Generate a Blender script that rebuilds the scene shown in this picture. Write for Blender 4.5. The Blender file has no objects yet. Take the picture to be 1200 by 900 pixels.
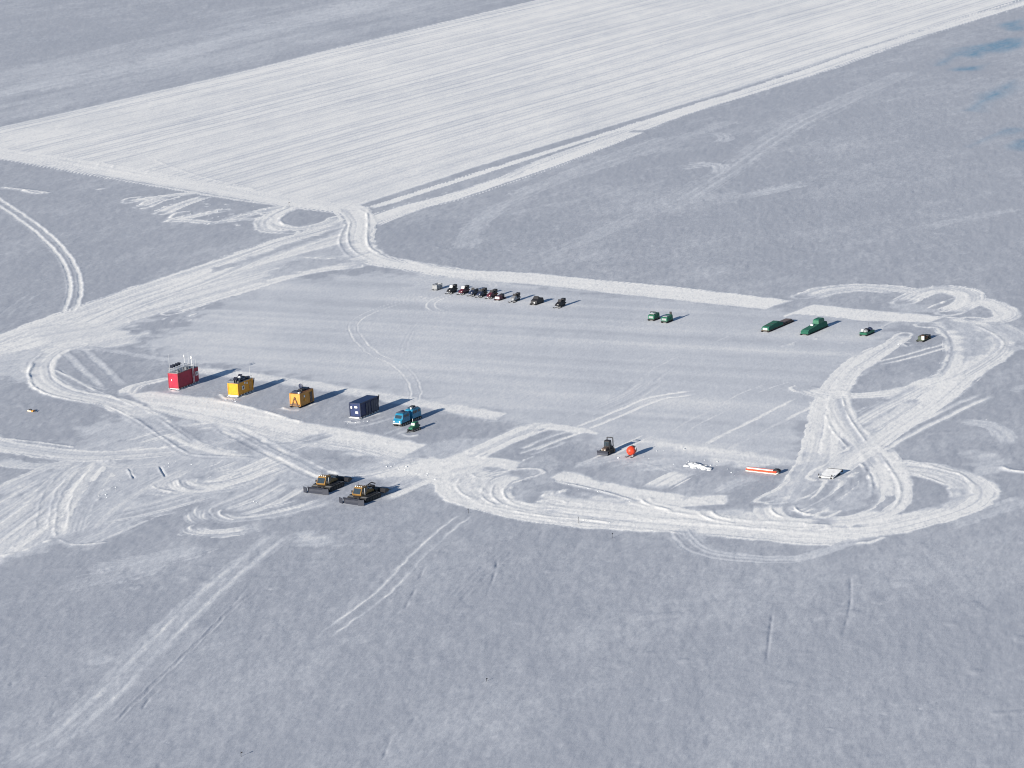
import bpy, math, random
import numpy as np
from mathutils import Vector, Matrix

random.seed(7)
S = bpy.context.scene
C = S.collection
RAD = math.radians

# ------------------------------------------------------------------ camera
FPX, PITCH, ROLL, ALT = 3610.0, RAD(13.218), RAD(3.3946), 144.59     # focal length in photo pixels (1200 wide)
Fw = np.array([0, math.cos(PITCH), -math.sin(PITCH)])
Rt = np.array([1.0, 0, 0])
Up = np.cross(Rt, Fw)
CR, SR = math.cos(ROLL), math.sin(ROLL)

def gpts(px, z=0.0):
    """photo pixels -> points on the snow plane"""
    px = np.asarray(px, float)
    u = px[..., 0] - 600; v = 450 - px[..., 1]
    x = u * CR + v * SR; y = -u * SR + v * CR
    d = Fw * FPX + x[..., None] * Rt + y[..., None] * Up
    t = (z - ALT) / d[..., 2]
    return d[..., :2] * t[..., None]

def g(x, y):
    p = gpts((x, y)); return float(p[0]), float(p[1])

cam = bpy.data.cameras.new('camera'); co = bpy.data.objects.new('camera', cam); C.objects.link(co)
cam.sensor_width = 36.0; cam.lens = 36.0 * FPX / 1200; cam.clip_start = 1.0; cam.clip_end = 60000
Rc = CR * Rt - SR * Up           # image right in world
Uc = SR * Rt + CR * Up           # image up in world
m = Matrix(((Rc[0], Uc[0], -Fw[0], 0), (Rc[1], Uc[1], -Fw[1], 0), (Rc[2], Uc[2], -Fw[2], ALT), (0, 0, 0, 1)))
co.matrix_world = m
S.camera = co
S.cycles.filter_width = 1.1

# ------------------------------------------------------------------ light
SUN_AZ, SUN_EL = RAD(233.0), RAD(16.5)      # direction TO the sun
w = bpy.data.worlds.new('World'); S.world = w; w.use_nodes = True
nt = w.node_tree
sky = nt.nodes.new('ShaderNodeTexSky'); sky.sky_type = 'NISHITA'; sky.sun_disc = False
sky.sun_elevation = SUN_EL; sky.sun_rotation = RAD(90) - SUN_AZ + 2 * math.pi
sky.altitude = 1400; sky.air_density = 1.0; sky.dust_density = 0.2; sky.ozone_density = 3.0
bgn = nt.nodes['Background']; nt.links.new(sky.outputs[0], bgn.inputs[0]); bgn.inputs[1].default_value = 0.062
sd = bpy.data.lights.new('sun', 'SUN'); sd.energy = 4.6; sd.angle = RAD(0.5); sd.color = (1.0, 0.93, 0.82)
so = bpy.data.objects.new('sun', sd); C.objects.link(so)
tos = Vector((math.cos(SUN_AZ) * math.cos(SUN_EL), math.sin(SUN_AZ) * math.cos(SUN_EL), math.sin(SUN_EL)))
so.rotation_euler = tos.to_track_quat('Z', 'Y').to_euler(); so.location = (0, 0, 400)
vs = S.view_settings
vs.view_transform = 'Standard'; vs.look = 'None'; vs.gamma = 1.0; vs.use_curve_mapping = False; vs.exposure = 0.76

# ------------------------------------------------------------------ noise
def _h(ix, iy, seed):
    n = (ix.astype(np.int64) * 374761393 + iy.astype(np.int64) * 668265263 + seed * 1442695041) & 0xFFFFFFFF
    n = ((n ^ (n >> 13)) * 1274126177) & 0xFFFFFFFF
    n = n ^ (n >> 16)
    return (n & 0xFFFF).astype(np.float32) / 65535.0

def vn(x, y, seed=0):
    fx = np.floor(x); fy = np.floor(y)
    tx = (x - fx).astype(np.float32); ty = (y - fy).astype(np.float32)
    tx = tx * tx * (3 - 2 * tx); ty = ty * ty * (3 - 2 * ty)
    a = _h(fx, fy, seed); b = _h(fx + 1, fy, seed); c = _h(fx, fy + 1, seed); d = _h(fx + 1, fy + 1, seed)
    return (a * (1 - tx) + b * tx) * (1 - ty) + (c * (1 - tx) + d * tx) * ty

def fbm(x, y, seed=0, octv=3):
    s = 0; amp = 1; tot = 0
    for k in range(octv):
        s = s + amp * vn(x * 2.03 ** k + 17.3 * k, y * 2.03 ** k - 9.1 * k, seed + k); tot += amp; amp *= .5
    return s / tot

def sstep(a, b, x):
    t = np.clip((x - a) / (b - a), 0, 1); return t * t * (3 - 2 * t)

def rot(X, Y, deg):
    c, s = math.cos(RAD(deg)), math.sin(RAD(deg)); return X * c + Y * s, -X * s + Y * c

# ------------------------------------------------------------------ ground sheet: a disc of rings and spokes, finest over the camp
PXR = 1 / 3083.0
af = np.arange(RAD(21.6), RAD(5.15), -PXR * .82)
an = np.radians(np.array([89.5, 75, 60, 48, 40, 34, 30, 27, 25, 23.5, 22.5]))
afar = np.radians(np.array([5.0, 4.7, 4.3, 3.8, 3.2, 2.6, 2.0, 1.5, 1.0, .7, .5, .35, .25]))
alpha = np.concatenate([an, af, afar])
rr = ALT / np.tan(alpha)
tf = np.arange(RAD(-11.4), RAD(11.4), PXR * .92)
tm = np.arange(11.5, 17, .12); tc = np.concatenate([np.arange(17.5, 30, 1.0), np.arange(32, 179, 6.0)])
th = np.concatenate([np.radians(-np.concatenate([tm, tc])[::-1]), tf, np.radians(np.concatenate([tm, tc])), [math.pi]])
NR, NT = len(rr), len(th)
X = (rr[:, None] * np.sin(th)[None, :]).astype(np.float64)
Y = (rr[:, None] * np.cos(th)[None, :]).astype(np.float64)
W = np.zeros((NR, NT), np.float32)     # how broken / groomed the snow is
H = np.zeros((NR, NT), np.float32)     # height
ICE = np.zeros((NR, NT), np.float32)

def window(P, mrg):
    """index window of the ring/spoke grid holding all of P with a margin in metres"""
    r = np.hypot(P[:, 0], P[:, 1]); t = np.arctan2(P[:, 0], P[:, 1])
    r0, r1 = max(r.min() - mrg - 1, 1), r.max() + mrg + 1
    dt = (mrg + 1) / r0
    i0 = np.searchsorted(rr, r0); i1 = np.searchsorted(rr, r1)
    j0 = np.searchsorted(th, t.min() - dt); j1 = np.searchsorted(th, t.max() + dt)
    return slice(max(i0, 0), max(i1, i0 + 1)), slice(max(j0, 0), max(j1, j0 + 1))

def spline(px, n=6):
    P = np.asarray(px, float)
    if len(P) < 3: return P
    Q = np.vstack([2 * P[0] - P[1], P, 2 * P[-1] - P[-2]])
    out = []
    for k in range(1, len(Q) - 2):
        for t in np.linspace(0, 1, n, endpoint=False):
            a, b, c, d = Q[k - 1:k + 3]
            out.append(.5 * ((2 * b) + (-a + c) * t + (2 * a - 5 * b + 4 * c - d) * t * t + (-a + 3 * b - 3 * c + d) * t ** 3))
    out.append(P[-1]); return np.array(out)

def field(px, reach, smooth=True):
    """signed distance d and arclength s of the grid points near a path traced on the snow"""
    P = gpts(spline(px) if smooth else px)
    Q = [P[0]]
    for a, b in zip(P[:-1], P[1:]):
        n = max(1, int(np.linalg.norm(b - a) / 14)); Q += [a + (b - a) * k / n for k in range(1, n + 1)]
    P = np.array(Q)
    si, sj = window(P, reach)
    D = np.full(X[si, sj].shape, 1e6); SG = np.ones_like(D); SS = np.zeros_like(D)
    s = 0.0
    for a, b in zip(P[:-1], P[1:]):
        L = np.linalg.norm(b - a)
        if L < 1e-6: continue
        wi, wj = window(np.array([a, b]), reach)
        i = slice(max(wi.start, si.start) - si.start, min(wi.stop, si.stop) - si.start)
        j = slice(max(wj.start, sj.start) - sj.start, min(wj.stop, sj.stop) - sj.start)
        if i.stop <= i.start or j.stop <= j.start: s += L; continue
        x = X[si, sj][i, j] - a[0]; y = Y[si, sj][i, j] - a[1]
        ux, uy = (b - a) / L
        t = np.clip(x * ux + y * uy, 0, L)
        d = np.hypot(x - t * ux, y - t * uy)
        up = d < D[i, j]
        D[i, j][up] = d[up]
        SG[i, j][up] = np.where(x * uy - y * ux > 0, 1, -1)[up]
        SS[i, j][up] = (s + t)[up]
        s += L
    return (si, sj), D, SG, SS, s

_seed = [100]
def road(px, width, worn=.8, streak=.22, soft=1.2, berm=0.0, rough=.10, fade=4.0, smooth=True, mode='mix'):
    _seed[0] += 7; sd_ = _seed[0]
    win, D, SG, SS, L = field(px, width / 2 + soft + 1.5, smooth)
    x, y = X[win], Y[win]
    dd = D + (fbm(x * .45, y * .45, sd_, 2) - .5) * soft * .8
    d = D * SG + 1.2 * (vn(SS * .03, SS * 0 + 1, sd_ + 5) - .5)
    st = .30 * vn(d * .55 + 20, SS * .010, sd_ + 6) + .36 * vn(d * 1.15 + 50, SS * .013, sd_) + .34 * vn(d * 2.4 + 90, SS * .02, sd_ + 1)
    e_ = (width / 2 + soft * .6 - dd) / (width / 2 + soft * .6)
    a = sstep(-.02, .34, e_ + 1.6 * (st - .57) * (1 - .55 * np.clip(e_, 0, 1))) * (e_ > 0)
    if fade > 0: a = a * sstep(0, fade, SS) * sstep(0, fade, L - SS)
    tgt = worn * (1.0 + streak * 5.2 * np.clip(st - .52, -.3, .16)) + .12 * (fbm(x * .08, y * .08, sd_ + 2, 2) - .5)
    if mode == 'mix': W[win] = W[win] * (1 - a) + tgt * a
    else: W[win] = np.maximum(W[win], tgt * a)
    H[win] += (a * rough * (st - .5) * .55).astype(np.float32)
    if berm > 0:
        e = np.exp(-((dd - width / 2) / .55) ** 2) * (.35 + 1.1 * vn(SS * .22, SG * 3.0 + 5, sd_ + 3))
        H[win] += (.24 * berm * e).astype(np.float32)
        W[win] = np.maximum(W[win], .95 * np.clip(e, 0, 1))

def twin(px, gauge=2.3, wid=.9, worn=.8, depth=.07, fade=6.0, broken=.35, smooth=True):
    _seed[0] += 7; sd_ = _seed[0]
    win, D, SG, SS, L = field(px, gauge / 2 + wid + 1.5, smooth)
    q = D - gauge / 2
    q = q + (vn(SS * .35, SG * 4.0, sd_) - .5) * .35
    wd = max(wid, .55)
    a = np.exp(-(q / (wd * .62)) ** 2)
    if fade > 0: a = a * sstep(0, fade, SS) * sstep(0, fade, L - SS)
    br = 1 - broken * sstep(.5, .8, vn(SS * .09, SG * 7.0, sd_ + 1))
    tgt = 1.15 * worn * br * (.8 + .4 * vn(SS * .6, q * 2, sd_ + 4))
    W[win] = np.maximum(W[win], a * tgt)
    H[win] += (.5 * depth * (1.1 * np.exp(-((np.abs(q) - wd * .8) / .3) ** 2) - .8 * np.exp(-(q / (wd * .6)) ** 2)) * np.minimum(a * 3, 1)).astype(np.float32)

def ridge(px, h=.25, wid=.55, worn=1.0, lumpy=.7, fade=2.0, smooth=True):
    _seed[0] += 7; sd_ = _seed[0]
    wid = wid * .75
    win, D, SG, SS, L = field(px, wid * 3 + .5, smooth)
    e = np.exp(-(D / wid) ** 2)
    n = 1 - lumpy + lumpy * 1.6 * vn(SS * .5, SS * 0 + 3, sd_)
    if fade > 0: n = n * sstep(0, fade, SS) * sstep(0, fade, L - SS)
    H[win] += (.34 * h * e * n).astype(np.float32)
    W[win] = np.maximum(W[win], np.clip(worn * e * 1.1 * np.minimum(n * 1.3, 1), 0, 1))
    return

def fill(px, worn=.8, soft=1.0, streak=.12, heading=57.4, freq=.45, rough=.06, smooth=False, mode='mix', flat=0.0, ragged=1.0):
    _seed[0] += 7; sd_ = _seed[0]
    if flat > 0: ragged = ragged * .4
    P = spline(np.vstack([px, px[:1]])) if smooth else np.vstack([np.asarray(px, float), px[0]])
    P = gpts(P)
    win = window(P, soft + 2)
    x, y = X[win], Y[win]
    D = np.full(x.shape, 1e6); ins = np.zeros(x.shape, bool)
    for a, b in zip(P[:-1], P[1:]):
        v = b - a; L2 = v @ v
        if L2 < 1e-9: continue
        t = np.clip(((x - a[0]) * v[0] + (y - a[1]) * v[1]) / L2, 0, 1)
        D = np.minimum(D, np.hypot(x - a[0] - t * v[0], y - a[1] - t * v[1]))
        c = ((a[1] > y) != (b[1] > y))
        if abs(v[1]) > 1e-9: ins ^= c & (x < v[0] * (y - a[1]) / v[1] + a[0])
    k1, k2 = (.07, .022) if mode == 'ice' else (.35, .35)
    sdv = np.where(ins, -D, D) + (fbm(x * k1, y * k2, sd_, 2) - .5) * soft * 1.5 * ragged
    a = 1 - sstep(-soft / 2, soft / 2, sdv)
    u, v = rot(x, y, heading)
    st = .6 * vn(v * freq, u * .012, sd_ + 1) + .4 * vn(v * freq * 2.7, u * .02, sd_ + 2)
    tgt = worn * (1 + 2 * streak * (st - .5)) + .10 * (fbm(x * .05, y * .05, sd_ + 3, 3) - .5)
    if mode == 'mix': W[win] = W[win] * (1 - a) + tgt * a
    elif mode == 'ice': ICE[win] = np.maximum(ICE[win], a * worn)
    else: W[win] = np.maximum(W[win], a * tgt)
    if flat > 0: H[win] *= (1 - flat * a)
    H[win] += (a * rough * (st - .5)).astype(np.float32)

# -- natural wind-packed snow: long sastrugi, shallow dunes, drifted patches
U3, V3 = rot(X, Y, 68.0); U1, V1 = rot(X, Y, 35.0); U2, V2 = rot(X, Y, 80.0)
near = sstep(2600, 1400, rr)[:, None]
H += ((fbm(U3 * .08, V3 * .26, 1, 4) - .5) * .15 * near).astype(np.float32)
dent = vn(U2 * .06, V2 * .42, 5) * vn(U2 * .02, V2 * .03, 6)
H -= (.035 * sstep(.50, .85, dent) * near).astype(np.float32)
DUNE = ((fbm(X * .012, Y * .012, 8, 2) - .5) * .9 * near).astype(np.float32)
H += ((fbm(U2 * .2, V2 * .75, 15, 3) - .5) * .09 * near).astype(np.float32)
H += ((fbm(U2 * .4, V2 * 1.0, 19, 2) - .5) * .05 * near).astype(np.float32)
bump_ = vn(X * .22, Y * .22, 11); H += (.06 * sstep(.80, .97, bump_) * sstep(.45, .7, vn(X * .02, Y * .02, 12)) * near).astype(np.float32)
W += (.30 * (fbm(U1 * .018, V1 * .05, 21, 4) - .40) + .15 * (fbm(U1 * .06, V1 * .22, 23, 2) - .5) + .14 * (fbm(U2 * .15, V2 * .5, 24, 2) - .5)).astype(np.float32)
W = np.clip(W, 0, 1)
HN = H.copy(); H[:] = 0

# -- blue ice showing at the far right
for P in ([(1098, 77), (1120, 56), (1150, 52), (1200, 44), (1200, 50), (1172, 60), (1150, 68), (1125, 66)],
          [(1113, 132), (1150, 114), (1190, 94), (1185, 108), (1160, 122), (1150, 132)],
          [(1122, 172), (1150, 160), (1178, 152), (1160, 166), (1140, 176)],
          [(1130, 82), (1160, 74), (1140, 82)], [(1190, 170), (1200, 166), (1200, 174)],
          [(1165, 30), (1200, 20), (1200, 32), (1180, 38)]):
    fill(P, 1.0, 9.0, mode='ice', rough=0, ragged=1.2)
ICE *= (.65 + .35 * sstep(.30, .52, fbm(X * .12, Y * .045, 88, 3))).astype(np.float32)

# -- faint older passes beside the groomed field
fill([(-60, 97), (150, 50), (350, 6), (420, -20), (900, -140), (640, -10), (300, 72), (0, 146), (-60, 158)], .17, 6, .9, 57.4, .16, .02, flat=.7)
fill([(-60, 128), (0, 113), (100, 98), (190, 76), (330, 38), (560, -22), (560, -32), (330, 22), (190, 62), (100, 86), (0, 100)], .30, 14, .8, 57.4, .2, .02)

# -- the groomed field
fill([(-115, 174), (0, 149.5), (315, 75), (630, 0), (1500, -206), (1700, -150), (1167, 7.5), (800, 122.5), (560, 196), (421, 240), (380, 245),
      (335, 242), (220, 222.5), (110, 204), (0, 187), (-60, 178)], .82, 1.6, .0, 57.4, .3, .0, flat=.8)
u, v = rot(X, Y, 57.4)
inr = sstep(.62, .78, W)
v2 = v + 1.5 * (vn(u * .006, v * .05, 301) - .5)
fr = .35 * vn(v2 * .12, u * .0022, 302) + .65 * vn(v2 * .36, u * .004, 303)
comb = np.exp(-((((v2 / 11.2) % 1.0) - .5) / .085) ** 2) * (.2 + .6 * vn(np.floor(v2 / 11.2) * 1.7, u * .008, 305)) + np.exp(-((((v2 / 5.6) % 1.0) - .5) / .15) ** 2) * .95 * vn(np.floor(v2 / 5.6) * 2.3, u * .010, 306)
patch = fbm(u * .006, v * .03, 304, 3)
W = W - inr * (.44 * comb * (.5 + .65 * sstep(.1, .6, patch)) + .09 * (fr - .45)) + inr * .16 * (patch - .5)
H += (inr * (.05 * (fr - .5) - .07 * comb)).astype(np.float32)
W = np.clip(W, 0, 1).astype(np.float32)
# head of the field: machines turning, passes bending round
road([(-40, 176), (60, 190), (170, 208), (280, 228), (370, 240), (425, 246)], 13, .84, .12, 2, rough=.08)
for P in ([(114, 196), (117, 192), (125, 190)], [(131, 198), (134, 194), (140, 193)], [(171, 204), (176, 199), (190, 197)], [(60, 187), (90, 193), (150, 202), (230, 214), (300, 222)],
          [(180, 187), (200, 195), (240, 208), (300, 222)]):
    ridge(P, .22, .6)
# -- road along its lower edge and the sliver between
road([(424, 264), (437, 258), (480, 243), (540, 227), (633, 196), (700, 171), (740, 154)], 8.5, .84, .2, 1.8, rough=.1)
road([(740, 154), (800, 132), (933, 90), (1067, 44), (1190, 6), (1330, -36)], 8.0, .80, .25, 2.5, rough=.1)
road([(585, 212), (640, 188), (700, 166), (760, 144)], 3.0, .7, .2, 2.5)
twin([(820, 119), (940, 82), (1060, 45), (1180, 8)], 5, 1.5, .45, .05)
road([(430, 244), (520, 217), (640, 180), (800, 128), (1000, 64), (1167, 11)], 2.4, .9, .1, 1.6)

# -- faint tracks right of it
road([(770, 250), (800, 232), (820, 220), (867, 190), (933, 146), (1000, 114), (1067, 84)], 6, .18, .3, 6)
twin([(775, 250), (820, 222), (867, 192), (933, 148), (1000, 116)], 3.2, 1.6, .34, .03)
road([(540, 293), (553, 268), (580, 244), (617, 227), (660, 210), (720, 190), (800, 160), (860, 140)], 4, .20, .3, 4)
road([(600, 230), (700, 190), (780, 160)], 3, .25, .3, 3)
road([(640, 300), (720, 266), (800, 232)], 5, .16, .3, 4)
for k in range(4):
    twin([(800 - 4 * k, 193 + k * 2), (818 + 5 * k, 190 + k), (840 + 3 * k, 194), (838 + 2 * k, 204)], 2, 1.0, .45, .06)
    twin([(826 + 4 * k, 155), (842 + 3 * k, 157), (846 + 3 * k, 163), (836 + 2 * k, 168)], 2, .9, .4, .06)
road([(860, 232), (900, 224), (935, 216), (958, 213)], 4, .32, .4, 3, fade=10)
road([(1080, 268), (1130, 256), (1200, 244)], 4, .16, .3, 3)
road([(1100, 620), (1150, 603), (1210, 582)], 3, .3, .3, 3)

# -- curve from the groomed field into the camp, road along its back
road([(398, 243), (412, 246), (420, 262), (416, 282), (424, 296), (445, 305), (480, 311), (550, 322), (600, 327)], 8.6, .84, .28, 1.2, berm=.10)
ridge([(430, 247), (431, 262), (430, 280), (434, 291), (445, 298)], .35, .5)
ridge([(411, 258), (408, 272), (409, 286), (417, 296), (431, 303)], .35, .5)
ridge([(406, 262), (399, 276), (398, 286), (404, 296), (412, 302)], .32, .5)
ridge([(420, 244), (430, 250), (428, 256)], .3, .6)
fill([(470, 303), (530, 315), (572, 317.5), (630, 320), (700, 328), (780, 335), (850, 343), (927, 352), (897, 362), (840, 357), (780, 350), (705, 342), (630, 334), (570, 329), (500, 319)],
     .88, 1.6, .14, -37, .5, .05, flat=.8)
ridge([(480, 306), (530, 317), (590, 318), (690, 327), (780, 335), (850, 343), (925, 352)], .18, .6, .95)
fill([(455, 341), (480, 333), (505, 325), (560, 328), (520, 336), (480, 345)], .55, 4, .2, 50)
fill([(953, 356), (1000, 361), (1076, 367), (1104, 372), (1090, 377), (1012, 375.5), (975, 371), (930, 367.5), (920, 371.5), (917, 370)], .9, 1.0, .08, -37, .5, .04, flat=.8)

# -- fan of heaps pushed off the end of the field
for a, b, ww in (((150, 237), (236, 226), 3.0), ((168, 243), (200, 232), 4.5), ((190, 250), (240, 231), 4), ((203, 259), (262, 247), 4), ((262, 260), (318, 246), 4),
                 ((203, 259), (250, 262), 3), ((250, 262), (312, 256), 2.5), ((300, 250), (345, 241), 4)):
    road([a, ((a[0] + b[0]) / 2, (a[1] + b[1]) / 2 - 1), b], ww, .68, .4, 2.2, berm=.2, fade=3)
for P in ([(142, 237), (150, 233), (170, 231)], [(165, 241), (172, 236), (186, 233)], [(222, 228), (228, 226.5), (233, 227.5)], [(198, 257), (206, 251), (222, 248)],
          [(0, 219), (30, 222), (60, 226)], [(25, 222), (40, 226), (55, 226)], [(110, 222), (128, 220)], [(236, 229), (250, 228)]):
    ridge(P, .5, .9)
for q in range(40):
    x0 = random.uniform(195, 320); y0 = 232 + (x0 - 195) * .11 + random.uniform(0, 24)
    ridge([(x0, y0), (x0 + random.uniform(3, 9), y0 + random.uniform(-1, .4))], .3, .7, .8, fade=.5)
road([(345, 242), (325, 250), (315, 258), (325, 265), (350, 268), (380, 262), (400, 254)], 5, .8, .35, 1.5, berm=.15)
ridge([(337, 250), (328, 256), (330, 261), (335, 264)], .45, .6)
road([(310, 256), (308, 264), (315, 270), (340, 272)], 4, .62, .3, 2, berm=.2)

# -- broad diagonal road to the left
fill([(400, 257), (337, 279), (300, 290), (212, 320), (100, 357), (0, 394), (-60, 416), (-60, 445), (0, 421), (25, 417), (60, 408), (87, 404), (150, 382), (210, 362), (237, 355), (300, 336), (350, 323),
      (420, 312), (440, 306), (420, 290)], .62, 4, .5, 50, .5, .05)
road([(402, 262), (337, 281), (250, 310), (150, 342), (60, 375), (-20, 404)], 6, .8, .3, 2.0, berm=.08)
road([(415, 312), (360, 319), (300, 335), (240, 353), (200, 366)], 4.5, .82, .25, 1.6, berm=.08)
road([(400, 268), (350, 284), (290, 306), (230, 330), (170, 352), (90, 385), (10, 412), (-30, 424)], 9, .78, .35, 3)
fill([(405, 265), (340, 285), (290, 303), (250, 314), (250, 319), (290, 307), (335, 293), (380, 278)], .2, 2, .3, 50)
fill([(350, 300), (380, 292), (402, 288), (406, 298), (385, 300)], .25, 3, .3, 50)
fill([(330, 310), (350, 304), (400, 302), (412, 306), (370, 314), (330, 324), (310, 330)], .25, 3, .3, 50)
ridge([(346, 303), (365, 302), (385, 303), (402, 301)], .3, .9, .85)
for k in range(14):
    x0 = random.uniform(130, 240); y0 = 372 - (x0 - 130) * .1 + random.uniform(-9, 14)
    ridge([(x0, y0), (x0 + 6, y0 - 3), (x0 + 12, y0 - 3.5)], .25, .5, .8)
fill([(40, 385), (95, 378), (175, 390), (165, 402), (100, 412), (60, 408)], .66, 5, .3, 30)
twin([(-35, 212), (0, 237.5), (30, 258), (58, 281), (79, 306), (88, 330), (86, 352), (80, 364)], 2.6, 1.05, .92, .12, fade=0, broken=.1)
twin([(0, 372), (35, 346), (45, 342)], 2.4, .8, .3, .05)

# -- loop at the left edge
road([(85, 404), (66, 409), (50, 420), (45, 434), (52, 448), (75, 460), (110, 467), (140, 475), (165, 486), (192, 503), (214, 519), (236, 530), (268, 532), (320, 530)], 6.4, .82, .28, 1.3, berm=.16)
ridge([(52, 411), (38, 424), (33, 437), (39, 452), (58, 462), (92, 470), (125, 476), (158, 491), (172, 500), (190, 512), (214, 527), (232, 532.5), (300, 535)], .34, .5)
ridge([(60, 431), (80, 440), (103, 453), (130, 464), (150, 473), (172, 482), (199, 499), (225, 517)], .24, .5)
ridge([(40, 425), (34, 437), (38, 447)], .4, .45)
fill([(-10, 415), (25, 410), (55, 407), (35, 430), (33, 445), (0, 444), (-10, 446)], .5, 5, .3, 20)
twin([(84, 408), (107, 430), (132, 454)], 4.6, 1.6, .5, .06)
road([(90, 405), (130, 410), (175, 418), (210, 423)], 2.0, .4, .2, 2)
twin([(60, 430), (85, 448), (110, 456), (140, 458)], 2.5, .7, .45, .05)
for k in range(3):
    road([(145 + 4 * k, 462 - k), (150 + 4 * k, 455 - k), (165 + 4 * k, 450 - k), (185 + 3 * k, 446 - k)], 1.6, .8, .3, 1.2, berm=.12, fade=2)
# -- pale ground on both sides of the front road
fill([(95, 500), (160, 485), (330, 500), (460, 535), (560, 545), (520, 575), (430, 560), (330, 570), (200, 590), (80, 640), (0, 655), (0, 588), (60, 560)], .40, 9, .5, 45, .35, .08)
fill([(215, 428), (300, 437), (380, 448), (450, 459), (520, 470), (597, 482), (582, 492), (500, 478), (400, 461), (300, 446), (220, 436)], .72, 2.2, .2, -37, .5, .04, flat=.7)
fill([(150, 462), (176, 458), (250, 467), (290, 475), (312, 482), (357, 494), (400, 500.5), (450, 510), (500, 519.5), (472, 534.5), (440, 528), (400, 521), (330, 508), (250, 492), (185, 482)],
     .88, 1.6, .2, -37, .5, .08, flat=.7)
ridge([(250, 469), (275, 473), (312, 482), (340, 490), (358, 494)], .32, .5)
road([(170, 476), (250, 492), (330, 510), (410, 524), (475, 540), (520, 548)], 5, .62, .3, 2.5)
ridge([(330, 511), (350, 516), (410, 524), (470, 538)], .16, .5)
twin([(262, 498), (282, 508), (325, 530), (372, 553), (400, 560)], 3.4, 1.4, .75, .1)
twin([(395, 500), (357, 518), (317, 533), (275, 555), (230, 572)], 2.6, 1.0, .55, .08)
# broad fan of worn ground left of the groomers, every pass its own pale band
road([(330, 534), (300, 546), (268, 560), (240, 571), (222, 572), (211, 567), (212, 560)], 5.5, .78, .4, 2.2, fade=3)
road([(345, 545), (315, 556), (285, 566), (250, 573), (215, 576)], 3.5, .68, .4, 2.2, fade=4)
road([(310, 545), (285, 556), (255, 563), (232, 564)], 2.2, .74, .4, 1.6, fade=3)
twin([(330, 531), (360, 545), (388, 558)], 3.6, 1.5, .85, .06, fade=2)
road([(190, 505), (225, 520), (260, 530), (300, 533)], 3, .7, .4, 2)
road([(330, 556), (290, 578), (262, 590), (245, 598)], 4, .46, .5, 3, fade=5)
road([(350, 566), (320, 584), (290, 596), (262, 601)], 4.5, .52, .5, 3, fade=5)
road([(200, 590), (160, 600), (110, 622), (70, 640)], 6, .44, .5, 4, fade=5)
road([(240, 575), (190, 590), (130, 604), (80, 612)], 5, .50, .5, 4, fade=5)
road([(215, 545), (165, 570), (120, 600), (95, 625)], 4, .48, .5, 3, fade=5)
road([(120, 545), (100, 575), (85, 605), (78, 628)], 3, .5, .5, 3, fade=4)
road([(112, 540), (80, 575), (45, 612), (20, 648)], 3.4, .68, .4, 2.4)
road([(106, 538), (65, 562), (25, 590), (-10, 612)], 3.0, .74, .4, 2.0)
road([(100, 536), (60, 548), (20, 566), (-10, 580)], 3.0, .62, .4, 2.0)
road([(115, 541), (92, 570), (74, 600), (62, 630)], 2.6, .72, .4, 2.0)
road([(-10, 540), (30, 545), (70, 545), (100, 540)], 3.0, .5, .4, 2.4)
road([(150, 520), (190, 508), (230, 500), (262, 498)], 3.5, .55, .5, 3)
road([(255, 510), (300, 520), (345, 518), (395, 505)], 3, .6, .5, 3)
road([(430, 560), (455, 553), (480, 546), (510, 538)], 5, .8, .4, 2)
road([(440, 585), (480, 568), (510, 556), (540, 545)], 3.5, .66, .4, 2, fade=4)
fill([(190, 497), (215, 498), (245, 508), (225, 515), (205, 508)], .1, 3)
fill([(345, 531), (375, 524), (440, 536), (405, 548), (380, 548)], .1, 4)
fill([(255, 522), (290, 512), (312, 524), (285, 530)], .15, 4)
# -- left-hand road and fan of tracks
road([(-30, 514), (0, 522), (50, 529), (100, 534), (150, 532), (215, 526)], 7, .66, .3, 2.0, berm=.06)
ridge([(0, 513.5), (50, 519), (90, 524)], .22, .5)
twin([(108, 536), (70, 556), (30, 580), (-15, 606)], 5.0, 1.6, .6, .08)
twin([(100, 536), (60, 552), (20, 572), (-15, 590)], 4.2, 1.4, .45, .06)
twin([(110, 537), (85, 556), (68, 580), (62, 604), (60, 622)], 3.4, 1.5, .6, .1)
road([(95, 545), (70, 570), (40, 605), (20, 640)], 4, .5, .4, 3)
fill([(-20, 600), (25, 590), (66, 592), (70, 626), (40, 640), (-20, 660)], .62, 4, .6, 75, .9, .2)
ridge([(-5, 652), (25, 645), (48, 636), (66, 630)], .34, .9, .9)
ridge([(66, 628), (63, 620), (68, 616)], .4, .5)
ridge([(66, 630), (80, 636), (100, 637), (130, 634)], .28, .5)
ridge([(157, 558), (152, 551), (156, 552)], .4, .4)
for P in ([(151, 549), (157, 560)], [(187, 546), (194, 558)]):
    ridge(P, -.5, .35, 0, .3, .5); ridge([(P[0][0] - 2, P[0][1]), (P[1][0] - 2, P[1][1])], .3, .4, .7, .3, .5)
ridge([(122, 543), (130, 538), (140, 535)], .3, .6)
road([(122, 535), (128, 543), (145, 546), (175, 545), (205, 541)], 2.0, .62, .2, 1.5)
ridge([(145, 562), (132, 570), (120, 580), (113, 588)], .35, .5, .6, 1)
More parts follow.
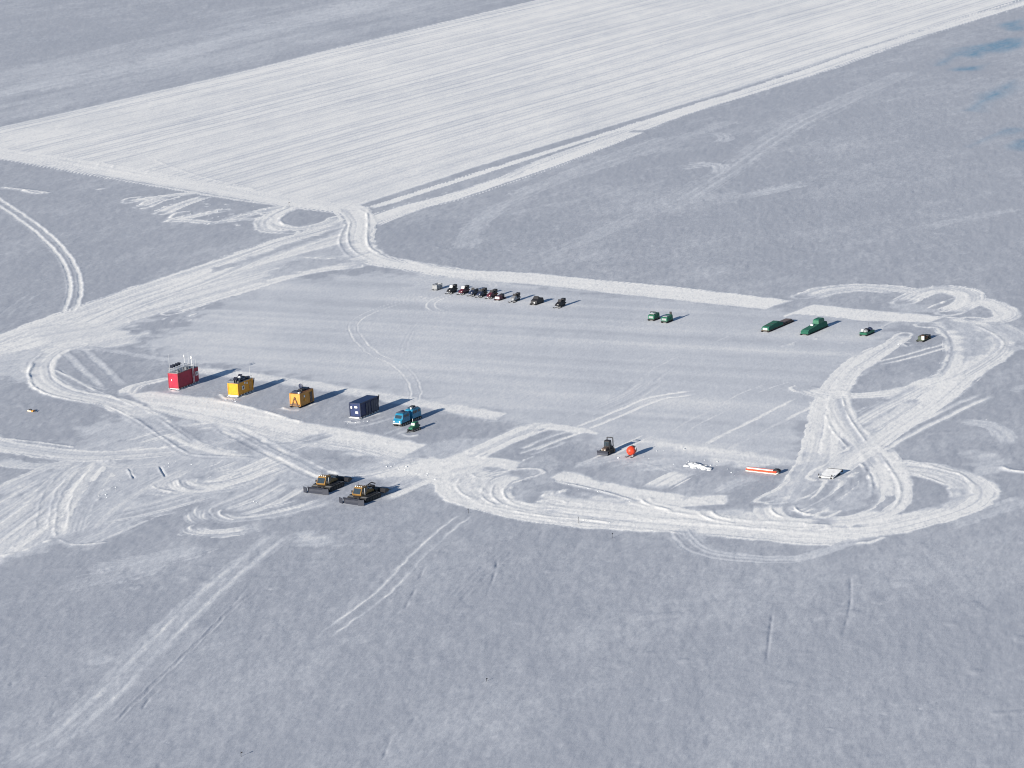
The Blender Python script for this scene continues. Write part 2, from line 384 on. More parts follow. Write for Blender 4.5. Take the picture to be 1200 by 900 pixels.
# turning arcs
for P in ([(180, 569), (186, 573), (207, 575), (245, 573), (290, 564), (330, 552)], [(208, 560), (214, 570), (235, 572), (262, 566), (300, 552)], [(224, 563), (228, 566), (250, 566), (280, 559), (315, 545)],
          [(290, 545), (265, 552), (240, 556)], [(275, 535), (255, 545), (225, 552)], [(258, 598), (256, 602), (272, 607), (312, 603), (350, 594), (390, 582)], [(222, 616), (224, 621), (240, 624), (270, 622), (310, 614)],
          [(240, 590), (236, 600), (246, 606)], [(230, 596), (230, 606), (240, 612)], [(300, 600), (340, 590), (360, 584)]):
    road(P, 3.2, .55, .6, 2.2, berm=.0, fade=6)
    twin(P, 2.6, .45, .7, .05, fade=4, broken=.6)
for P in ([(178, 567), (184, 572), (206, 576)], [(223, 562), (226, 566), (240, 567)], [(262, 594), (257, 600), (266, 606), (280, 608)], [(228, 613), (222, 618), (228, 622)], [(208, 560), (211, 568), (220, 573)]):
    ridge(P, .28, .45)
fill([(340, 622), (380, 625), (425, 636), (370, 640), (345, 632)], .5, 5, .4, 20)
road([(95, 668), (150, 660), (205, 648), (240, 636)], 4.5, .32, .3, 4)
road([(60, 690), (140, 672), (200, 655)], 3.5, .26, .3, 4)

# -- cross passes in the middle
fill([(500, 552), (516, 540), (548, 522), (590, 505), (622, 494), (650, 489), (652, 494), (600, 514), (575, 530), (548, 546), (530, 560)], .72, 2, .3, 57, .8, .1)
fill([(465, 545), (500, 533), (520, 533), (552, 530), (545, 545), (520, 566), (488, 556), (470, 556)], .85, 3, .3, 20)
road([(552, 527), (590, 510), (620, 497)], 1.4, .95, .1, .8, berm=.2)
road([(565, 533), (595, 518), (640, 500)], 1.3, .9, .1, .8, berm=.2)
twin([(617, 526), (645, 514), (674, 504)], 3.2, 1.1, .85, .12, fade=2)
twin([(612, 532), (640, 522), (660, 514)], 2.6, .9, .7, .1, fade=2)
fill([(633, 496), (650, 495), (675, 499), (708, 506), (700, 509), (670, 506), (640, 502), (626, 500)], .8, 1.5, .2, -37)
fill([(545, 533), (580, 535), (612, 540.5), (607, 551), (575, 546), (540, 544), (535, 540)], .92, 1.4, .12, -37, .5, .05)
fill([(612, 541), (640, 530), (660, 540), (646, 557), (650, 563), (620, 568), (616, 555)], .28, 2, .1, 57, .4, .02, flat=.8)
fill([(470, 537), (500, 520.5), (530, 512), (575, 512), (548, 524), (520, 536), (500, 532)], .34, 2, .1, 57, .4, .02, flat=.8)
for a in ((614, 537), (619, 535), (624, 533)): ridge([(a[0] - 2, a[1] + 3), (a[0] + 1, a[1]), (a[0] + 5, a[1] - 2)], .3, .45)
twin([(455, 573), (475, 565), (505, 553), (535, 540)], 3.4, 1.4, .75, .1)
road([(390, 556), (425, 553), (457, 546), (500, 535)], 4, .7, .35, 2)
# -- loops of the lower road
road([(612, 553), (585, 560), (573, 570), (578, 583), (600, 593), (650, 600), (720, 606)], 7, .85, .35, 1.5, berm=.12)
road([(570, 545), (545, 553), (533, 564), (545, 580), (580, 590), (640, 603), (720, 611), (800, 616)], 7.5, .84, .35, 1.8, berm=.12)
fill([(520, 563), (530, 548), (560, 544), (575, 560), (590, 590), (560, 588), (535, 580)], .68, 2, .3, 40)
for P in ([(563, 553), (548, 556), (535, 565), (541, 577), (560, 586)], [(582, 556), (572, 562), (564, 575), (568, 584), (583, 592)], [(592, 560), (580, 566), (576, 578), (586, 588), (602, 593)], [(600, 566), (590, 573), (594, 584), (606, 590)],
          [(553, 551), (556, 557), (567, 559), (582, 557)]):
    ridge(P, .28, .4)
fill([(600, 568), (614, 562), (622, 575), (618, 588), (602, 584)], .35, 3, .3)
for k in range(6): ridge([(634 + 5 * k, 582 - k), (638 + 5 * k, 578 - k), (642 + 5 * k, 575 - k)], .35, .5)
fill([(646, 558), (660, 549), (700, 560), (750, 572), (800, 577.5), (850, 580), (850, 590), (800, 592.5), (745, 584), (700, 571), (651, 562.5)], .92, 1.4, .14, -37, .5, .05, flat=.7)
ridge([(648, 562), (662, 565), (700, 573), (744, 586)], .38, .5)
fill([(640, 575), (700, 580), (760, 590), (830, 596), (900, 600), (960, 618), (1020, 618), (1000, 633), (900, 628), (800, 618), (750, 615), (690, 608), (620, 598)], .70, 4, .5, -33, .6, .05)
road([(640, 601), (700, 608), (760, 614), (840, 621), (900, 627), (960, 632), (1010, 631)], 6, .86, .3, 1.5, berm=.15)
road([(640, 588), (720, 596), (800, 606), (880, 614), (960, 620)], 4, .84, .3, 2, berm=.15)
road([(740, 584), (775, 592), (830, 604), (880, 612), (960, 618)], 3, .86, .3, 1.5, berm=.2)
for P in ([(750, 582), (756, 588), (768, 592), (790, 598)], [(818, 598), (824, 604), (840, 610), (865, 614)], [(832, 596), (840, 604), (860, 609)], [(560, 589), (600, 597), (650, 605), (680, 607), (720, 612)], [(752, 619), (766, 620)], [(760, 580), (765, 586)]):
    ridge(P, .32, .5)
fill([(705, 560), (740, 545), (770, 550), (785, 562), (770, 570), (735, 566)], .2, 4, .2)
fill([(790, 575), (830, 560), (870, 552), (895, 560), (850, 575), (820, 582)], .2, 4, .2)
road([(765, 572), (790, 558), (810, 550)], 4.5, .75, .3, 2)
road([(830, 580), (860, 566), (885, 556)], 3.5, .6, .3, 2.5)
road([(800, 616), (815, 634), (835, 646), (875, 653), (935, 654), (975, 645), (1005, 632)], 2.2, .35, .3, 1.6)
twin([(790, 618), (812, 640), (850, 652), (930, 655), (985, 640)], 2.8, .8, .4, .06)
# -- east loop
road([(1030, 543), (1060, 546), (1090, 550), (1120, 558), (1143, 570), (1146, 582), (1132, 594), (1100, 606), (1050, 619), (1000, 626), (940, 625)], 6.2, .84, .3, 1.5, berm=.14)
road([(1052, 552), (1085, 556), (1112, 563), (1127, 573), (1124, 585), (1100, 597), (1060, 608), (1010, 617)], 4.0, .70, .35, 1.8, berm=.14)
road([(1110, 590), (1085, 602), (1045, 612), (1000, 620)], 4, .8, .3, 2)
ridge([(1036, 541), (1060, 542), (1086, 546), (1112, 553), (1126, 557), (1145, 572)], .3, .5)
ridge([(1056, 552.5), (1075, 556), (1093, 563), (1110, 569.5)], .3, .5)
fill([(1060, 564), (1085, 568), (1112, 574), (1120, 584), (1095, 594), (1055, 602), (1056, 580)], .08, 3, .1)
# -- inner loop and fans below the white slab
road([(1024, 528), (1034, 540), (1044, 558), (1048, 574), (1046, 590), (1030, 602), (1000, 610), (960, 612)], 5.4, .80, .3, 1.4, berm=.15)
ridge([(1028, 530), (1040, 546), (1052, 565), (1055, 582), (1047, 595), (1028, 605)], .3, .5)
ridge([(1007, 542), (1013, 550), (1020, 562), (1021, 576), (1020, 582)], .28, .5)
fill([(985, 560), (1008, 552), (1018, 575), (1010, 592), (975, 603), (940, 598)], .42, 3, .3, 50)
for P in ([(957, 565), (946, 576), (930, 584), (905, 588)], [(978, 565), (970, 578), (955, 590), (935, 596)], [(996, 560), (990, 575), (975, 590), (950, 601)], [(1006, 556), (1003, 575), (990, 590), (965, 604)]):
    road(P, 2.6, .82, .3, 1.4, berm=.14)
for P, ww in (([(958, 567), (945, 577), (930, 584)], 1.3), ([(974, 566), (967, 577), (953, 587), (937, 595)], 1.6), ([(998, 558), (995, 568), (983, 578), (967, 588), (948, 598)], 1.7), ([(1045, 580), (1043, 588), (1023, 602)], 1.0),
              ([(1015, 548), (1011, 558), (1013, 572)], .9)):
    road(P, ww, .18, .3, 1.0, fade=2)
fill([(1006, 570), (1020, 563), (1022, 578), (1003, 597), (972, 600), (962, 597), (985, 584)], .36, 2.5, .5, 30)
ridge([(903, 590), (904, 597), (910, 603), (922, 607)], .3, .4)
ridge([(931, 590), (932, 596), (940, 601), (956, 603)], .3, .4)
road([(900, 590), (900, 600), (915, 610), (960, 616)], 4, .8, .3, 2)
# -- uprights: twin broad roads in the east
road([(1046, 400), (1030, 408), (1008, 420), (986, 440), (973, 457), (964, 480), (958, 510), (950, 540), (935, 560), (915, 580)], 3.4, .84, .3, 1.0, berm=.07)
road([(965, 465), (960, 490), (955, 515), (945, 545), (925, 570), (895, 586)], 3.0, .84, .4, 1.2, berm=.05)
road([(1060, 392), (1040, 408), (1020, 423), (1003, 435), (990, 452), (981, 472), (978, 495), (976, 520), (972, 548)], 3.0, .8, .35, 1.2, berm=.07)
road([(981, 462), (984, 478), (993, 496), (1006, 512), (1022, 530), (1034, 548)], 4.2, .78, .3, 1.0, berm=.12)
ridge([(987, 466), (991, 482), (1000, 498), (1016, 520)], .3, .4)
ridge([(967, 486), (975, 504), (985, 516), (996, 528)], .3, .4)
fill([(925, 558), (945, 530), (975, 530), (975, 555), (950, 572), (920, 590), (895, 592)], .42, 4, .6, 75, .8, .05)
# -- diagonal roads
road([(1172, 402), (1160, 416), (1138, 434), (1110, 460), (1080, 482), (1048, 502), (1018, 522), (990, 540), (964, 558)], 5.6, .82, .28, 1.4, berm=.08)
road([(1130, 440), (1110, 456), (1085, 474)], 5, .8, .3, 3)
twin([(1160, 463), (1148, 468), (1125, 478), (1087, 496), (1052, 513), (1028, 527), (1005, 536)], 3.0, 1.2, .85, .12)
road([(940, 455), (960, 462), (990, 465), (1030, 463), (1065, 457), (1100, 446), (1128, 436)], 4.2, .72, .3, 1.5, berm=.08, fade=4)
road([(1002, 500), (1030, 482), (1060, 466), (1085, 452)], 4.8, .62, .4, 2)
road([(1010, 508), (1040, 492), (1070, 470)], 2.2, .6, .3, 2)
twin([(1022, 428), (1055, 421), (1090, 411), (1122, 402)], 2.6, .9, .85, .1, fade=3)
# -- north-east loops
road([(942, 347), (965, 339), (1005, 335), (1050, 338), (1080, 342)], 5.0, .72, .35, 2, berm=.12)
road([(950, 350), (975, 343), (1010, 339), (1050, 343)], 2.5, .6, .3, 2)
road([(1058, 354), (1075, 345), (1095, 338), (1118, 338), (1135, 343), (1138, 350), (1128, 359), (1112, 366)], 5.0, .8, .35, 1.4, berm=.14)
road([(1072, 348), (1092, 342), (1115, 342), (1128, 347), (1124, 356), (1108, 362)], 3.0, .7, .4, 1.5, berm=.12)
road([(1140, 350), (1160, 355), (1178, 364), (1178, 371), (1160, 376), (1135, 374)], 4.6, .82, .3, 1.4, berm=.12)
road([(1128, 361), (1145, 355), (1162, 360)], 2, .7, .3, 1.5)
fill([(1078, 355), (1090, 350), (1095, 354), (1085, 358)], .1, 2)
fill([(1132, 364), (1146, 359), (1160, 365), (1155, 369), (1140, 368)], .1, 2)
fill([(1040, 355), (1075, 356), (1100, 366), (1060, 365)], .35, 4)
for k in range(5): ridge([(1085 + 8 * k, 362 - 3 * k % 7), (1095 + 8 * k, 357 - 3 * k % 7), (1104 + 8 * k, 354 - 3 * k % 7)], .3, .5)
road([(1085, 380), (1108, 382), (1122, 396), (1125, 412), (1120, 430), (1108, 446)], 5.2, .82, .3, 1.5, berm=.06)
road([(1100, 374), (1130, 379), (1155, 388), (1170, 400), (1168, 412), (1152, 426), (1125, 444)], 6.2, .84, .3, 1.4, berm=.1)
ridge([(1140, 380), (1162, 390), (1176, 402), (1170, 412), (1155, 422)], .3, .5)
fill([(1100, 374), (1140, 378), (1165, 395), (1150, 415), (1128, 425), (1124, 400)], .42, 4, .5, 70)
fill([(1142, 392), (1152, 398), (1146, 412), (1134, 418), (1136, 404)], .45, 3)
road([(1162, 378), (1185, 390), (1205, 402)], 5, .5, .4, 3)
road([(1168, 410), (1190, 408), (1210, 404)], 4, .4, .4, 3)
fill([(1028, 382), (1040, 376), (1055, 374), (1040, 383), (1030, 388)], .75, 2)
fill([(972, 406), (985, 399), (1006, 392), (990, 402)], .6, 2)
fill([(1060, 398), (1045, 408), (1035, 412), (1042, 402), (1058, 392)], .7, 2)
fill([(920, 404), (932, 397), (940, 393), (944, 396), (930, 404)], .75, 2)
ridge([(900, 406), (920, 405), (940, 403)], .2, .8, .7)
ridge([(952, 399), (962, 395)], .25, .7, .8)
for q in range(16): ridge([(random.uniform(1048, 1072), random.uniform(398, 409))] * 1 + [(random.uniform(1050, 1074), random.uniform(398, 409))], .25, .6, .7) if q < 3 else None

# -- camp yard: long drifted streaks across
cy_ = gpts([(600, 400)])[0]
fill([(178, 402), (235, 362), (325, 328), (480, 318), (620, 334), (900, 362), (1060, 380), (1000, 430), (950, 500), (930, 540), (760, 545), (640, 500), (420, 455), (240, 425), (195, 424)], .45, 9, .0, -33, .2, .0, mode='max')
inside = gpts([(178, 402), (235, 362), (325, 328), (480, 318), (620, 334), (900, 362), (1060, 380), (1000, 430), (950, 500), (930, 540), (760, 545), (640, 500), (420, 455), (240, 425), (195, 424)])
uu, vv = rot(X, Y, -28.0)
yard = np.zeros(X.shape, bool)
for a, b in zip(inside, np.roll(inside, -1, 0)):
    c = ((a[1] > Y) != (b[1] > Y)); yard ^= c & (X < (b[0] - a[0]) * (Y - a[1]) / (b[1] - a[1]) + a[0])
stq = .5 * vn(vv * .13, uu * .012, 71) + .5 * vn(vv * .36, uu * .02, 72)
SM = sstep(.25, .6, W) * 0 + yard * (W < .6)
W += np.where(yard & (W < .5), .44 * (stq - .5), 0).astype(np.float32)
H = np.where(yard & (W < .5), H * .35, H)
H += np.where(yard & (W < .5), .05 * (stq - .5), 0).astype(np.float32)
# tracks on the yard
twin([(520, 346), (487, 350), (460, 357), (432, 367), (416, 378), (414, 388), (424, 403), (440, 416), (466, 428), (482, 444), (487, 458), (484, 470)], 2.1, .5, .7, .05, fade=3)
twin([(530, 345), (514, 350), (505, 356), (507, 362), (518, 366), (530, 366)], 2.0, .55, .8, .06, fade=2)
twin([(548, 349), (522, 361), (500, 372), (484, 386), (474, 405), (472, 420)], 1.0, .4, .4, .03)
road([(545, 331), (570, 330), (580, 334), (573, 340)], 1.2, .6, .2, 1.0)
twin([(675, 503), (700, 493), (730, 481), (765, 467), (795, 462), (822, 459)], 3.0, 1.2, .88, .1, fade=4, broken=.1)
twin([(655, 497), (700, 477), (740, 462), (765, 440), (790, 425), (850, 400), (880, 388)], 4.0, 1.2, .45, .05)
road([(700, 480), (740, 462), (765, 445)], 5, .4, .4, 3)
twin([(785, 512), (812, 495), (840, 482), (865, 467), (890, 456), (932, 443)], 3.0, .8, .52, .05)
twin([(828, 531), (850, 517), (875, 505), (910, 488), (938, 474), (960, 464)], 6.0, 1.5, .72, .08)
twin([(900, 450), (940, 440), (960, 436)], 3.0, .9, .5, .05)
twin([(672, 543), (690, 540), (704, 535), (720, 528), (740, 518), (765, 507)], 2.0, .6, .95, .05, fade=3, broken=0)
fill([(755, 510), (800, 516), (860, 525), (930, 540), (880, 548), (800, 530), (760, 520)], .64, 4, .3, -37)
fill([(735, 540), (790, 536), (800, 548), (760, 552)], .42, 4, .4, 20, .8, .2)
ridge([(715, 545), (750, 541), (785, 552)], .12, .5, .6)
ridge([(760, 533), (768, 531)], .4, .7); ridge([(752, 537), (763, 540)], .4, .6)
road([(760, 530), (700, 540), (690, 548)], 3, .4, .4, 3)
twin([(300, 352), (345, 341), (380, 343), (410, 352)], .2, .6, .45, .03)
twin([(760, 395), (790, 384), (815, 376)], 3, 1.0, .4, .05)
twin([(740, 386), (756, 380), (765, 377)], 2.4, .9, .5, .06)
fill([(600, 349), (612, 352), (606, 357), (590, 356)], .45, 3)
for (a, b) in ((511, 512), (430, 431)):
    pass
for P in ([(200, 456.5), (206, 459), (212, 459)], [(258, 462), (264, 467), (275, 468)], [(330, 477), (340, 480), (352, 480)], [(405, 492), (412, 494), (424, 493)], [(470, 507), (480, 510), (492, 508)]):
    ridge(P, .35, .6, 1.0, .6, .5)
for P in ([(218, 455), (236, 448)], [(283, 465), (302, 459)], [(362, 475), (372, 471)], [(425, 489.5), (447, 482)]):
    ridge(P, .22, .5, .95, .8, .5)
twin([(400, 500), (440, 492), (470, 482)], 2.6, 1.0, .45, .06)
twin([(447, 512), (470, 502), (480, 496)], 2.6, .9, .55, .08)
# -- far right ridge
ridge([(1172, 546), (1180, 551), (1190, 553), (1215, 555)], .6, .8, 1.0, .2)
for k in range(4): road([(1120 + 6 * k, 494 + k), (1150 + 5 * k, 496 + 2 * k), (1168 + 4 * k, 503 + 3 * k), (1172 + 3 * k, 514 + 3 * k)], 2, .5, .3, 2)
fill([(1140, 530), (1165, 533), (1180, 545), (1165, 560), (1140, 555)], .45, 4, .5, 20)
road([(1180, 455), (1210, 458)], 4, .5, .3, 3)

# -- foreground tracks
twin([(552, 598), (522, 620), (497, 643), (476, 664), (455, 688), (425, 712), (395, 734), (372, 752)], 2.4, .5, .62, .03, fade=8, broken=.6)
twin([(332, 622), (295, 652), (257, 684), (224, 715), (194, 746), (165, 774), (136, 805), (106, 832), (76, 860), (40, 882), (5, 902)], 3.0, 1.25, .52, .02, broken=.35)
road([(332, 622), (257, 684), (194, 746), (136, 805), (76, 860), (5, 902)], 4.6, .20, .3, 3, mode='max')
twin([(300, 690), (265, 720), (240, 745), (170, 812), (130, 850)], .2, .6, .0, .14)
twin([(600, 640), (560, 676), (530, 705)], 2, .8, .0, .07)
for P in ([(583, 653), (580, 670), (570, 697)], [(908, 700), (903, 735), (898, 775)], [(997, 674), (996, 710), (987, 745)], [(489, 685), (480, 702), (472, 716)], [(500, 658), (490, 680)],
          [(188, 805), (172, 822), (163, 838)], [(460, 858), (452, 880), (446, 894)], [(282, 880), (284, 890)], [(245, 640), (241, 652)], [(66, 818), (60, 832)], [(84, 808), (78, 822)], [(300, 675), (262, 722)]):
    ridge(P, -.22, .34, 0, .9, 4)
for q in range(60):
    x0 = random.uniform(20, 1180); y0 = random.uniform(660, 890)
    ridge([(x0, y0), (x0 + random.uniform(2, 5), y0 - random.uniform(1, 3))], random.choice((-.2, -.12, .12, .2)), .5, .2, .4, .6)
for q in range(26):
    x0 = random.uniform(0, 1150); y0 = random.uniform(670, 890); L = random.uniform(15, 60)
    road([(x0, y0), (x0 + L / 2, y0 - L * .12), (x0 + L, y0 - L * .25)], random.uniform(.8, 2.2), random.uniform(.2, .38), .5, 2.0, fade=5, mode='max')
for q in range(22):
    x0 = random.uniform(450, 1180); y0 = random.uniform(190, 320)
    if y0 < 330 - .2 * (x0 - 450) * 0 and (x0 > 640 or y0 > 280): ridge([(x0, y0), (x0 + random.uniform(2, 6), y0 - 1.5)], random.choice((.2, -.2)), .8, .25, .4, .6)

H += DUNE
H += HN * (1 - .85 * sstep(.30, .70, W)) * (1 - .6 * SM)
for q in range(60):
    x0 = random.uniform(0, 1200); y0 = random.uniform(660, 895); L = random.uniform(5, 16)
    for k in range(random.choice((1, 1, 2, 3))):
        x1 = x0 + random.gauss(0, 8); y1 = y0 + random.gauss(0, 6); f_ = random.uniform(.4, 1)
        ridge([(x1, y1), (x1 - L * .2 * f_, y1 + L * .5 * f_), (x1 - L * .4 * f_, y1 + L * f_)], random.uniform(-.20, -.05), random.uniform(.3, .55), 0, .8, 2.5)
for q in range(26):
    x0 = random.uniform(480, 1200); y0 = random.uniform(130, 320); L = random.uniform(3, 6)
    if y0 > 260 - .22 * (x0 - 480): ridge([(x0, y0), (x0 - L * .3, y0 + L)], random.uniform(-.22, -.1), .7, 0, .7, 3)
# broken crumbs wherever the snow has been worked
crumb = vn(X * 1.9, Y * 1.1, 81)
H += (sstep(.35, .8, W) * (1 - .75 * inr) * (.028 * sstep(.66, .98, crumb) + .012 * (vn(X * .9, Y * .9, 82) - .5)) * near).astype(np.float32)
W = np.clip(W * (1 + .16 * sstep(.5, .8, W)), 0, 1).astype(np.float32)

# ------------------------------------------------------------------ materials
def mat(name, rgb, rough=.6, metal=0.0, spec=.5, vary=.18, scale=1.5, dirt=None):
    m_ = bpy.data.materials.new(name); m_.use_nodes = True
    t = m_.node_tree; b = t.nodes['Principled BSDF']
    b.inputs['Roughness'].default_value = rough; b.inputs['Metallic'].default_value = metal
    b.inputs['Specular IOR Level'].default_value = spec
    tc_ = t.nodes.new('ShaderNodeTexCoord'); n = t.nodes.new('ShaderNodeTexNoise')
    n.inputs['Scale'].default_value = scale; n.inputs['Detail'].default_value = 4
    t.links.new(tc_.outputs['Object'], n.inputs['Vector'])
    r = t.nodes.new('ShaderNodeValToRGB')
    r.color_ramp.elements[0].position = .3; r.color_ramp.elements[1].position = .72
    d = dirt or tuple(c * (1 - vary) for c in rgb)
    r.color_ramp.elements[0].color = (*d, 1); r.color_ramp.elements[1].color = (*[min(1, c * (1 + vary * .5)) for c in rgb], 1)
    t.links.new(n.outputs['Fac'], r.inputs['Fac']); t.links.new(r.outputs['Color'], b.inputs['Base Color'])
    return m_

def snow_material():
    m_ = bpy.data.materials.new('wind_packed_snow'); m_.use_nodes = True
    t = m_.node_tree; L = t.links.new; N = t.nodes.new
    b = t.nodes['Principled BSDF']; b.inputs['Roughness'].default_value = .8; b.inputs['Specular IOR Level'].default_value = .12
    geo = N('ShaderNodeNewGeometry')
    aw = N('ShaderNodeAttribute'); aw.attribute_name = 'worked'
    ai = N('ShaderNodeAttribute'); ai.attribute_name = 'ice'
    def noise(scale, detail, rough=.6, stretch=None):
        n = N('ShaderNodeTexNoise'); n.inputs['Scale'].default_value = scale; n.inputs['Detail'].default_value = detail; n.inputs['Roughness'].default_value = rough
        if stretch:
            mp = N('ShaderNodeMapping'); mp.vector_type = 'TEXTURE'; mp.inputs['Rotation'].default_value = (0, 0, RAD(stretch[0])); mp.inputs['Scale'].default_value = (1 / stretch[1], 1 / stretch[2], 1)
            L(geo.outputs['Position'], mp.inputs['Vector']); L(mp.outputs[0], n.inputs['Vector'])
        else: L(geo.outputs['Position'], n.inputs['Vector'])
        return n
    def math_(op, a, bb, clamp=False):
        k = N('ShaderNodeMath'); k.operation = op; k.use_clamp = clamp
        for i, q in enumerate((a, bb)):
            if isinstance(q, (int, float)): k.inputs[i].default_value = q
            else: L(q, k.inputs[i])
        return k.outputs[0]
    n1 = noise(.35, 5, .65, (58, .36, 1.3)); n2 = noise(1.4, 3, .6, (66, .32, 1.0)); n3 = noise(.05, 4, .55, (84, .35, 1.0))
    asm = N('ShaderNodeAttribute'); asm.attribute_name = 'smooth'; calm = math_('SUBTRACT', 1.0, math_('MULTIPLY', asm.outputs['Fac'], .6))
    v = math_('ADD', aw.outputs['Fac'], math_('MULTIPLY', math_('MULTIPLY', math_('SUBTRACT', n1.outputs['Fac'], .5), .46), calm))
    v = math_('ADD', v, math_('MULTIPLY', math_('MULTIPLY', math_('SUBTRACT', n2.outputs['Fac'], .5), .36), calm))
    v = math_('ADD', v, math_('MULTIPLY', math_('SUBTRACT', n3.outputs['Fac'], .5), .40))
    n4 = noise(2.1, 3, .7, (84, .28, 1.0)); n5 = noise(.15, 3, .6, (80, .5, 1.2))
    v = math_('ADD', v, math_('MULTIPLY', math_('MULTIPLY', math_('SUBTRACT', n4.outputs['Fac'], .53), math_('ADD', math_('MULTIPLY', aw.outputs['Fac'], .9), .15)), 1.0))
    v = math_('ADD', v, math_('MULTIPLY', math_('MULTIPLY', math_('SUBTRACT', n5.outputs['Fac'], .5), .22), calm), True)
    r = N('ShaderNodeValToRGB'); e = r.color_ramp.elements
    e[0].position = 0; e[0].color = (.44, .463, .515, 1)
    e[1].position = 1; e[1].color = (.95, .935, .905, 1)
    k = e.new(.42); k.color = (.63, .65, .69, 1)
    L(v, r.inputs['Fac'])
    ice = N('ShaderNodeMix'); ice.data_type = 'RGBA'
    L(math_('MULTIPLY', ai.outputs['Fac'], math_('ADD', math_('MULTIPLY', n1.outputs['Fac'], 1.8), .0), True), ice.inputs['Factor'])
    L(r.outputs['Color'], ice.inputs['A']); ice.inputs['B'].default_value = (.22, .35, .47, 1)
    L(ice.outputs['Result'], b.inputs['Base Color'])
    bp = N('ShaderNodeBump'); bp.inputs['Strength'].default_value = .75; bp.inputs['Distance'].default_value = .12
    nb = noise(1.0, 7, .66, (64, .40, 1.2))
    L(nb.outputs['Fac'], bp.inputs['Height']); L(math_('MULTIPLY', calm, .78), bp.inputs['Strength']); L(bp.outputs[0], b.inputs['Normal'])
    return m_

M = {}
M['snow'] = snow_material()
M['heap'] = mat('heaped_snow', (.60, .62, .65), .8, spec=.1, vary=.08)
for k, c, ro, me in (('red', (.36, .012, .042), .5, 0), ('dark_red', (.26, .03, .035), .5, 0), ('yellow', (.72, .31, .012), .5, 0), ('orange', (.56, .26, .05), .55, 0), ('navy', (.012, .026, .095), .5, 0),
                     ('cyan', (.02, .21, .36), .4, 0), ('green', (.02, .135, .08), .6, 0), ('olive', (.05, .07, .05), .6, 0), ('black', (.018, .018, .022), .6, 0), ('rubber', (.02, .02, .022), .8, 0),
                     ('grey', (.32, .33, .35), .5, .3), ('steel', (.20, .21, .23), .45, .6), ('pale', (.62, .63, .64), .5, .1), ('white', (.82, .82, .82), .5, 0), ('glass', (.03, .045, .06), .12, 0),
                     ('groomer', (.23, .125, .03), .5, 0), ('blade', (.05, .055, .075), .45, .3), ('brown', (.11, .075, .06), .7, 0), ('wood', (.15, .115, .11), .8, 0), ('vermilion', (.72, .055, .018), .45, 0),
                     ('tarp', (.018, .125, .082), .85, 0), ('panel', (.02, .022, .035), .25, 0), ('maroon', (.10, .018, .032), .5, 0), ('dark_blue', (.022, .032, .07), .5, 0), ('lamp', (.75, .74, .68), .3, 0), ('rust', (.20, .085, .04), .8, 0)):
    M[k] = mat(k + '_finish', c, ro, me)

# ------------------------------------------------------------------ ground mesh
def build_ground():
    me = bpy.data.meshes.new('snow_ground')
    n = NR * NT
    co_ = np.empty((n, 3), np.float32); co_[:, 0] = X.ravel(); co_[:, 1] = Y.ravel(); co_[:, 2] = H.ravel()
    idx = np.arange(n, dtype=np.int32).reshape(NR, NT)
    a = idx[:-1, :-1].ravel(); b_ = idx[:-1, 1:].ravel(); c = idx[1:, 1:].ravel(); d = idx[1:, :-1].ravel()
    q = np.stack([a, d, c, b_], 1)
    # close the disc behind
    q2 = np.stack([idx[:-1, -1], idx[1:, -1], idx[1:, 0], idx[:-1, 0]], 1)
    q = np.concatenate([q, q2]); nf = len(q)
    me.vertices.add(n); me.vertices.foreach_set('co', co_.ravel())
    me.loops.add(nf * 4); me.loops.foreach_set('vertex_index', q.ravel().astype(np.int32))
    me.polygons.add(nf); me.polygons.foreach_set('loop_start', np.arange(0, nf * 4, 4, dtype=np.int32))
    me.polygons.foreach_set('use_smooth', np.ones(nf, bool))
    for nm, arr in (('worked', W), ('ice', ICE), ('smooth', SM)):
        at_ = me.attributes.new(nm, 'FLOAT', 'POINT'); at_.data.foreach_set('value', arr.ravel().astype(np.float32))
    me.materials.append(M['snow']); me.update(); me.validate()
    o = bpy.data.objects.new('ground', me); C.objects.link(o); o['kind'] = 'structure'
    if me.polygons[NT * (NR // 2)].normal.z < 0: me.flip_normals()
    return o
build_ground()

def hz(x, y):
    r = math.hypot(x, y); t = math.atan2(x, y)
    i = min(max(np.searchsorted(rr, r), 1), NR - 2); j = min(max(np.searchsorted(th, t), 1), NT - 2)
    return float(H[i - 1:i + 2, j - 1:j + 2].mean())
